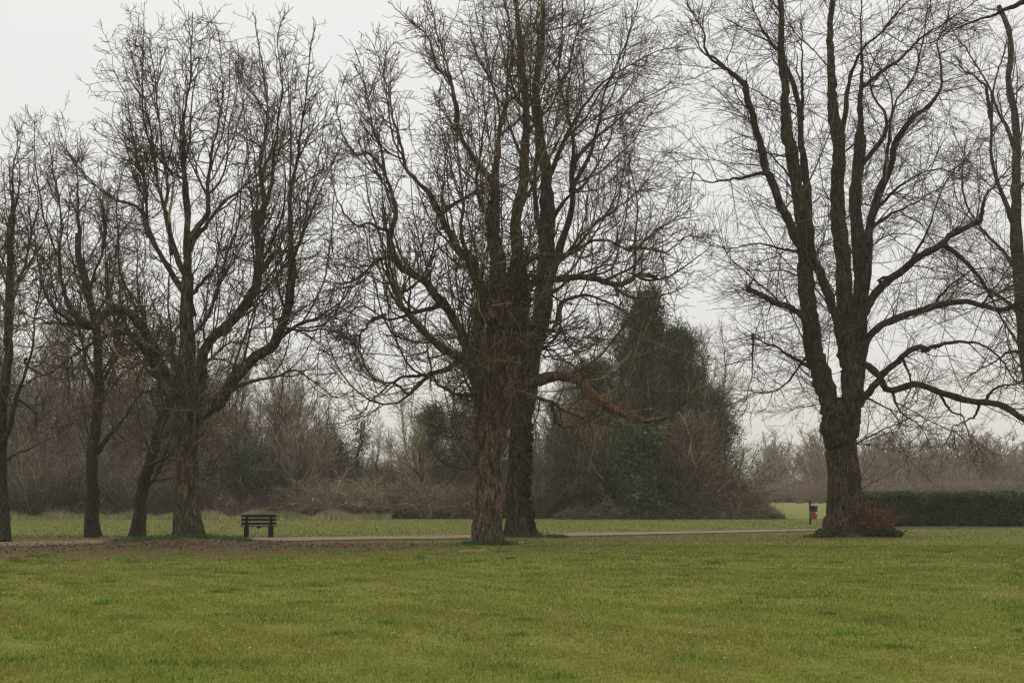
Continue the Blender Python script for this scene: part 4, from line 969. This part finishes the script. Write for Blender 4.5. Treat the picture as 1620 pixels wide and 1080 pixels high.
# far hazy wood on the right, ~220 m off
rng = np.random.default_rng(830); farv = []
def flv(k=1.0): return [dict(dens=1.6 * k, L=2.6, ang=(15, 45), trop=.5, wander=.12, k=7, rr=.05, rtip=.022, src=[0]), dict(dens=1.7 * k, L=1.5, ang=(20, 50), trop=.5, wander=.15, k=5, rr=.03, rtip=.02, src=[0, 1]), dict(dens=1.3 * k, L=.9, ang=(20, 50), trop=.5, wander=.15, k=4, rr=.024, rtip=.016, src=[1, 2])]
for i in range(5): farv.append(generic_parts(8, .12, rng, flv(), lean=.04, forks=4, t0=.08))
for j in range(92):
    v_ = j % 5; row = j % 3
    px = 1185 + (1700 - 1185) * rng.uniform(0, 1) if row < 2 else rng.uniform(1215, 1720)
    Y = [214, 224, 238][row] + rng.uniform(-4, 4); X_ = (px - 810) / FPX * Y
    ht = np.interp(px, [1180, 1215, 1260, 1330, 1420, 1500, 1700], [.5, 1.1, 1.3, 1.32, 1.3, 1.22, 1.25]) * rng.uniform(.9, 1.08) * [.72, 1., 1.1][row]
    near_t = px < 1310
    place('tree', ('f', v_), lambda l, g_: generic_tree('far_tree', l, 'tree', (0, 0, 0), farv[v_], M['twig_far_haze'], M['twig_far_haze'], g_), (X_, Y, float(H(X_, Y)) - .1), rng.uniform(0, 6.28), (ht * 1.5, ht * 1.5, ht),
          'hazy bare tree in the far wood seen left of the rust footed tree' if near_t else 'hazy bare tree in the far wood beyond the hedge', 'far trees left of the right trunk' if near_t else 'far trees beyond the hedge')
r = np.random.default_rng(831)
sp_ = shrub_pool(r, 260, 3.2, 2.4, .1)
sp_ = [(a, b_ * 2.4) for a, b_ in sp_]
for j in range(46):
    px = 1195 + 12 * j + r.uniform(-6, 6); Y = 209 + r.uniform(-2, 4); X_ = (px - 810) / FPX * Y; s = r.uniform(.8, 1.3) * (1.0 if px > 1230 else .7)
    place('shrub', 'fs', lambda l, g_: shrub('far_shrub', l, g_, sp_, M['twig_far_haze']), (X_, Y, float(H(X_, Y)) - .05), r.uniform(0, 6.28), (s * 1.3, s * 1.3, s), 'hazy brown undergrowth bush at the foot of the far wood', 'far undergrowth bushes')
def rusty(px, Y, label, s, seed):
    r = np.random.default_rng(seed); X_ = (px - 810) / FPX * Y; root = thing('rusty_bush', label, 'shrub', (X_, Y, float(H(X_, Y))))
    pl = shrub_pool(r, 26, 2.2 * s, .9, .0); g = MB()
    for a, b_ in pl: g.tubes(a, b_ * 1.8, 3)
    g.build('stems', M['twig_far_haze'], root, smooth=False); A = pl[1][0]; n = 900; c = A[r.integers(0, len(A), n), r.integers(0, A.shape[1], n)] + r.normal(0, .06, (n, 3))
    V, F = leaves_at(c, .055, r); mesh('leaves', V, [F], M['rust_leaf'], root, smooth=False)
rusty(1262, 190, 'small orange leaved bush on the field crest above left of the bin', 1.1, 1)
rusty(1281, 192, 'small orange leaved bush on the field crest directly above the bin post', 1.2, 2)
rusty(1295, 192, 'small orange leaved bush on the field crest next to the big right trunk', 1.2, 3)

# ------------------------------------------------------------------ hedge
def hedge():
    r = np.random.default_rng(840); Yf = 70.5; x0 = (1362 - 810) / FPX * Yf; x1 = 34.0; d = 1.6; h = 1.68
    root = thing('hedge', 'long clipped dark evergreen hedge right of the rust footed tree', 'hedge', ((x0 + x1) / 2, Yf + d / 2, 0)); org = np.array(root.location)
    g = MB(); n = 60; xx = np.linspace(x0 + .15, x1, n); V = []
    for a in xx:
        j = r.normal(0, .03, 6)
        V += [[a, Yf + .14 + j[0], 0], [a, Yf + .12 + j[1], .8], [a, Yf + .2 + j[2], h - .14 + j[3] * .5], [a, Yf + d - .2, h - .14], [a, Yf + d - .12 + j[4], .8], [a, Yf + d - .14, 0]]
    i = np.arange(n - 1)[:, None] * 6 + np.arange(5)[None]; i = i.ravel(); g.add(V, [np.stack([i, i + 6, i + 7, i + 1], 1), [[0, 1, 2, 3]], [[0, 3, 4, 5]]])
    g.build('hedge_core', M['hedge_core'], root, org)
    n = 46000; f = r.choice(4, n, p=[.55, .26, .14, .05]); x = r.uniform(x0, x1, n); u = r.uniform(0, 1, n); wv = .07 * np.sin(x * 1.3) + .05 * np.sin(x * 3.1 + 1) + .04 * np.sin(u * 7 + x)
    y = np.select([f == 0, f == 1, f == 2], [Yf - wv * .8, Yf + u * d, Yf + d + wv], Yf + u * d); z = np.select([f == 0, f == 1, f == 2], [.12 + u * (h - .14), h + wv * .5 + .06 * np.sin(x * 5.3) * np.sin(x * 1.7), u * h], r.uniform(.05, h, n))
    x = np.where(f == 3, x0 + r.normal(0, .05, n), x); C = np.stack([x, y, z], 1) + r.normal(0, .06, (n, 3)); C[:, 2] = np.maximum(C[:, 2], .04)
    V, F = leaves_at(C, .05, r); mesh('hedge_leaves', V, [F], M['hedge'], root, org, smooth=False)
    n = 5000; bx = r.choice([14.0 + x0 * 0 + 7.5, 24.7, 26.9, 29.5], n); C = np.stack([bx + r.normal(0, .22, n), Yf - .08 + r.normal(0, .05, n), np.abs(r.normal(.35, .28, n))], 1); C = C[C[:, 2] < h][:1500]
    V, F = leaves_at(C, .035, r); mesh('fresh_leaves', V, [F], M['fresh'], root, org, smooth=False)
    n = 2600; st = np.stack([r.uniform(x0, x1, n), Yf + r.uniform(-.05, d, n), h + r.uniform(-.15, 0, n)], 1); k = 3; A = st[:, None] + np.linspace(0, 1, k)[None, :, None] * (r.normal(0, .05, (n, 3)) + np.array([0, 0, .13]))[:, None]
    g = MB(); g.tubes(A, np.repeat(np.linspace(.006, .003, k)[None], n, 0), 3); g.build('hedge_twigs', M['twig'], root, org, smooth=False)
hedge()

# ------------------------------------------------------------------ bench
def bench():
    p = G(409, 849.5); root = thing('park_bench', 'dark wooden park bench seen from behind on the far side of the path', 'bench', (p[0], p[1], 0)); root.rotation_euler = (0, 0, R_(13))
    W = 1.36
    for sx in (-.47, .47):
        g = MB(); g.box((sx, 0, .225), (.19, .12, .45), bev=.008); g.box((sx, .045, .66), (.11, .07, .46), bev=.008, rx=R_(8)); g.box((sx, .24, .36), (.11, .40, .09), bev=.006); g.box((sx, .44, .20), (.17, .10, .40), bev=.008)
        g.build('leg', M['benchleg'], root)
    for j, z in enumerate((.53, .68, .825)):
        g = MB(); g.box((0, .10 - .14 * (z - .45), z), (W, .035, .105), bev=.006, rx=R_(8)); g.build('back_slat', M['bench'], root)
    for j, y in enumerate((.14, .28, .42)):
        g = MB(); g.box((0, y, .425 + .004 * j), (W + .06, .125, .045), bev=.006); g.build('seat_slat', M['benchtop'], root)
    g = MB(); g.box((.02, .28, .375), (.17, .38, .05), bev=.006); g.build('seat_brace', M['benchleg'], root)
bench()

# ------------------------------------------------------------------ litter bin
def bin_():
    p = G(1283.3, 829.5); root = thing('litter_bin', 'red litter bin with black hood on a black post beside the path', 'bin', (p[0], p[1], float(H(p[0], p[1]))))
    root.rotation_euler = (0, 0, R_(58)); root.location.x += .15; root.scale = (1.15, 1.15, 1.04); g = MB(); g.box((0, .17, .66), (.075, .075, 1.36), bev=.006); g.build('post', M['black'], root)
    def prof(z, sx, sy, y0=0):
        a = np.linspace(0, 2 * np.pi, 28, endpoint=False); c, s = np.cos(a), np.sin(a); q = 5.
        r = (np.abs(c) ** q + np.abs(s) ** q) ** (-1 / q); return np.stack([c * r * sx, y0 + s * r * sy, np.full(28, z)], 1)
    def loft(secs, cap0=True, cap1=True):
        g = MB(); V = np.concatenate([prof(*s) for s in secs]); n = len(secs); F = []
        for i in range(n - 1):
            for k in range(28): F.append([i * 28 + k, i * 28 + (k + 1) % 28, (i + 1) * 28 + (k + 1) % 28, (i + 1) * 28 + k])
        T = []
        for flag, i, z in ((cap0, 0, secs[0][0]), (cap1, n - 1, secs[-1][0])):
            if flag:
                V = np.vstack([V, [[0, secs[0][3] if len(secs[0]) > 3 else 0, z]]]); c = len(V) - 1
                for k in range(28): T.append([i * 28 + k, i * 28 + (k + 1) % 28, c])
        g.add(V, [F, T]); return g
    g = loft([(.30, .20, .11, -.01), (.31, .215, .125, -.01), (.60, .235, .135, -.01), (.70, .242, .14, -.01)], True, True); g.build('bin_body', M['red'], root)
    g = loft([(.70, .252, .15, -.01), (.73, .256, .153, -.01), (.76, .252, .15, -.01), (.77, .236, .137, -.01)], True, True); rim = g.build('rim', M['black'], root)
    g = loft([(.772, .240, .14, -.01), (.90, .243, .142, -.01), (.92, .255, .152, -.01), (.985, .25, .15, -.01), (1.01, .23, .13, -.01), (1.02, .18, .1, -.01)], True, True); g.build('hood', M['black'], root)
    g = MB()
    for sx in (-.225, .225): g.box((sx, .02, .86), (.03, .20, .14), bev=.004)
    g.box((0, .10, .86), (.44, .03, .14), bev=.004); g.build('hood_support', M['black'], root)
    g = MB()
    for z in (.45, .85): g.box((0, .135, z), (.20, .03, .05), bev=.004)
    g.build('bracket', M['black'], root)
    g = MB(); g.box((.03, -.149, .635), (.24, .010, .07)); st = g.build('sticker', M['white'], root, smooth=False)
    g = MB(); g.box((-.239, -.01, .50), (.008, .14, .34)); g.build('side_panel', M['orange'], root, smooth=False)
bin_()

# ------------------------------------------------------------------ sticks and mound tufts
def stick(px, py, L, rz, label, r=.018, fork=True, m='stick'):
    p = G(px, py); rr = np.random.default_rng(int(px)); k = 8; t = np.linspace(-.5, .5, k); c, s = math.cos(rz), math.sin(rz)
    A = np.stack([c * t * L, s * t * L + smooth_noise(rr, k, .03, 2), np.full(k, .05)], 1); g = MB(); g.tubes(A, np.linspace(r, r * .5, k), 6)
    if fork: g.tubes(A[5] + np.array([[0, 0, 0], [.12 * L, .10 * L, .03], [.22 * L, .24 * L, .05]]), np.array([r * .6, r * .5, r * .3]), 5)
    o = g.build('fallen_stick', M[m], origin=None); o.location = (p[0], p[1], float(H(p[0], p[1]))); tag(o, label, 'stick')
stick(748, 873.5, .85, .25, 'pale fallen stick lying in front of the red barked chestnut')
stick(822, 861, .32, .2, 'short pale chunk of wood lying right of the red barked chestnut', .035, False)
stick(1268, 962, .30, 1.1, 'small dark curved twig upright in the right hand lawn', .006, False, 'bench')
stick(1349, 947, .12, 1.3, 'tiny pale feather like stick in the right hand lawn', .007, False)
stick(1325, 891, .5, .5, 'dark thin twig lying on the lawn in front of the right tree', .01, False, 'bench')
def tufts(name, label, pts, n, hgt, seed):
    r = np.random.default_rng(seed); V = []
    for (x, y, rx, ry) in pts:
        a = r.uniform(0, 6.28, n); q = r.uniform(.5, 1.15, n) ** .8; X_, Y_ = x + np.cos(a) * q * rx, y + np.sin(a) * q * ry; z = H(X_, Y_); hh = hgt * r.uniform(.4, 1.3, n); d = r.normal(0, .4, (n, 2)) * hh[:, None]
        aa = r.uniform(0, 6.28, n); w_ = .012
        V.append(np.stack([np.stack([X_ - np.cos(aa) * w_, Y_ - np.sin(aa) * w_, z], 1), np.stack([X_ + np.cos(aa) * w_, Y_ + np.sin(aa) * w_, z], 1), np.stack([X_ + d[:, 0], Y_ + d[:, 1], z + hh], 1)], 1).reshape(-1, 3))
    V = np.concatenate(V); tag(mesh(name, V, [np.arange(len(V)).reshape(-1, 3)], M['fresh'], smooth=False), label, 'grass', kind='stuff')
tufts('grass_tufts', 'longer green grass growing round the feet of the big trees', [(T1B[0] - .9, T1B[1] - .3, 1.6, .9), (T1B[0] + 1.2, T1B[1], 1.0, .8), (T2B[0], T2B[1] - .1, .85, .7), (T2C[0] + .6, T2C[1] - .2, 1.1, .8), (T3B[0] - .4, T3B[1], 1.4, .9)], 1400, .13, 1)

# ------------------------------------------------------------------ haze
m = bpy.data.materials.new('haze_air'); m.use_nodes = True; nt = m.node_tree; nt.nodes.clear()
o_ = nd(nt, 'ShaderNodeOutputMaterial'); pv = nd(nt, 'ShaderNodeVolumePrincipled', Density=.00048, Anisotropy=0.0); pv.inputs['Color'].default_value = (1, .985, .96, 1)
nt.links.new(pv.outputs[0], o_.inputs['Volume'])
g = MB(); g.box((0, 1575, 48), (3300, 3870, 160)); hz = g.build('haze', m, smooth=False); tag(hz, kind='stuff')
print('verts', sum(len(q.vertices) for q in bpy.data.meshes), 'objs', len(sc.objects))
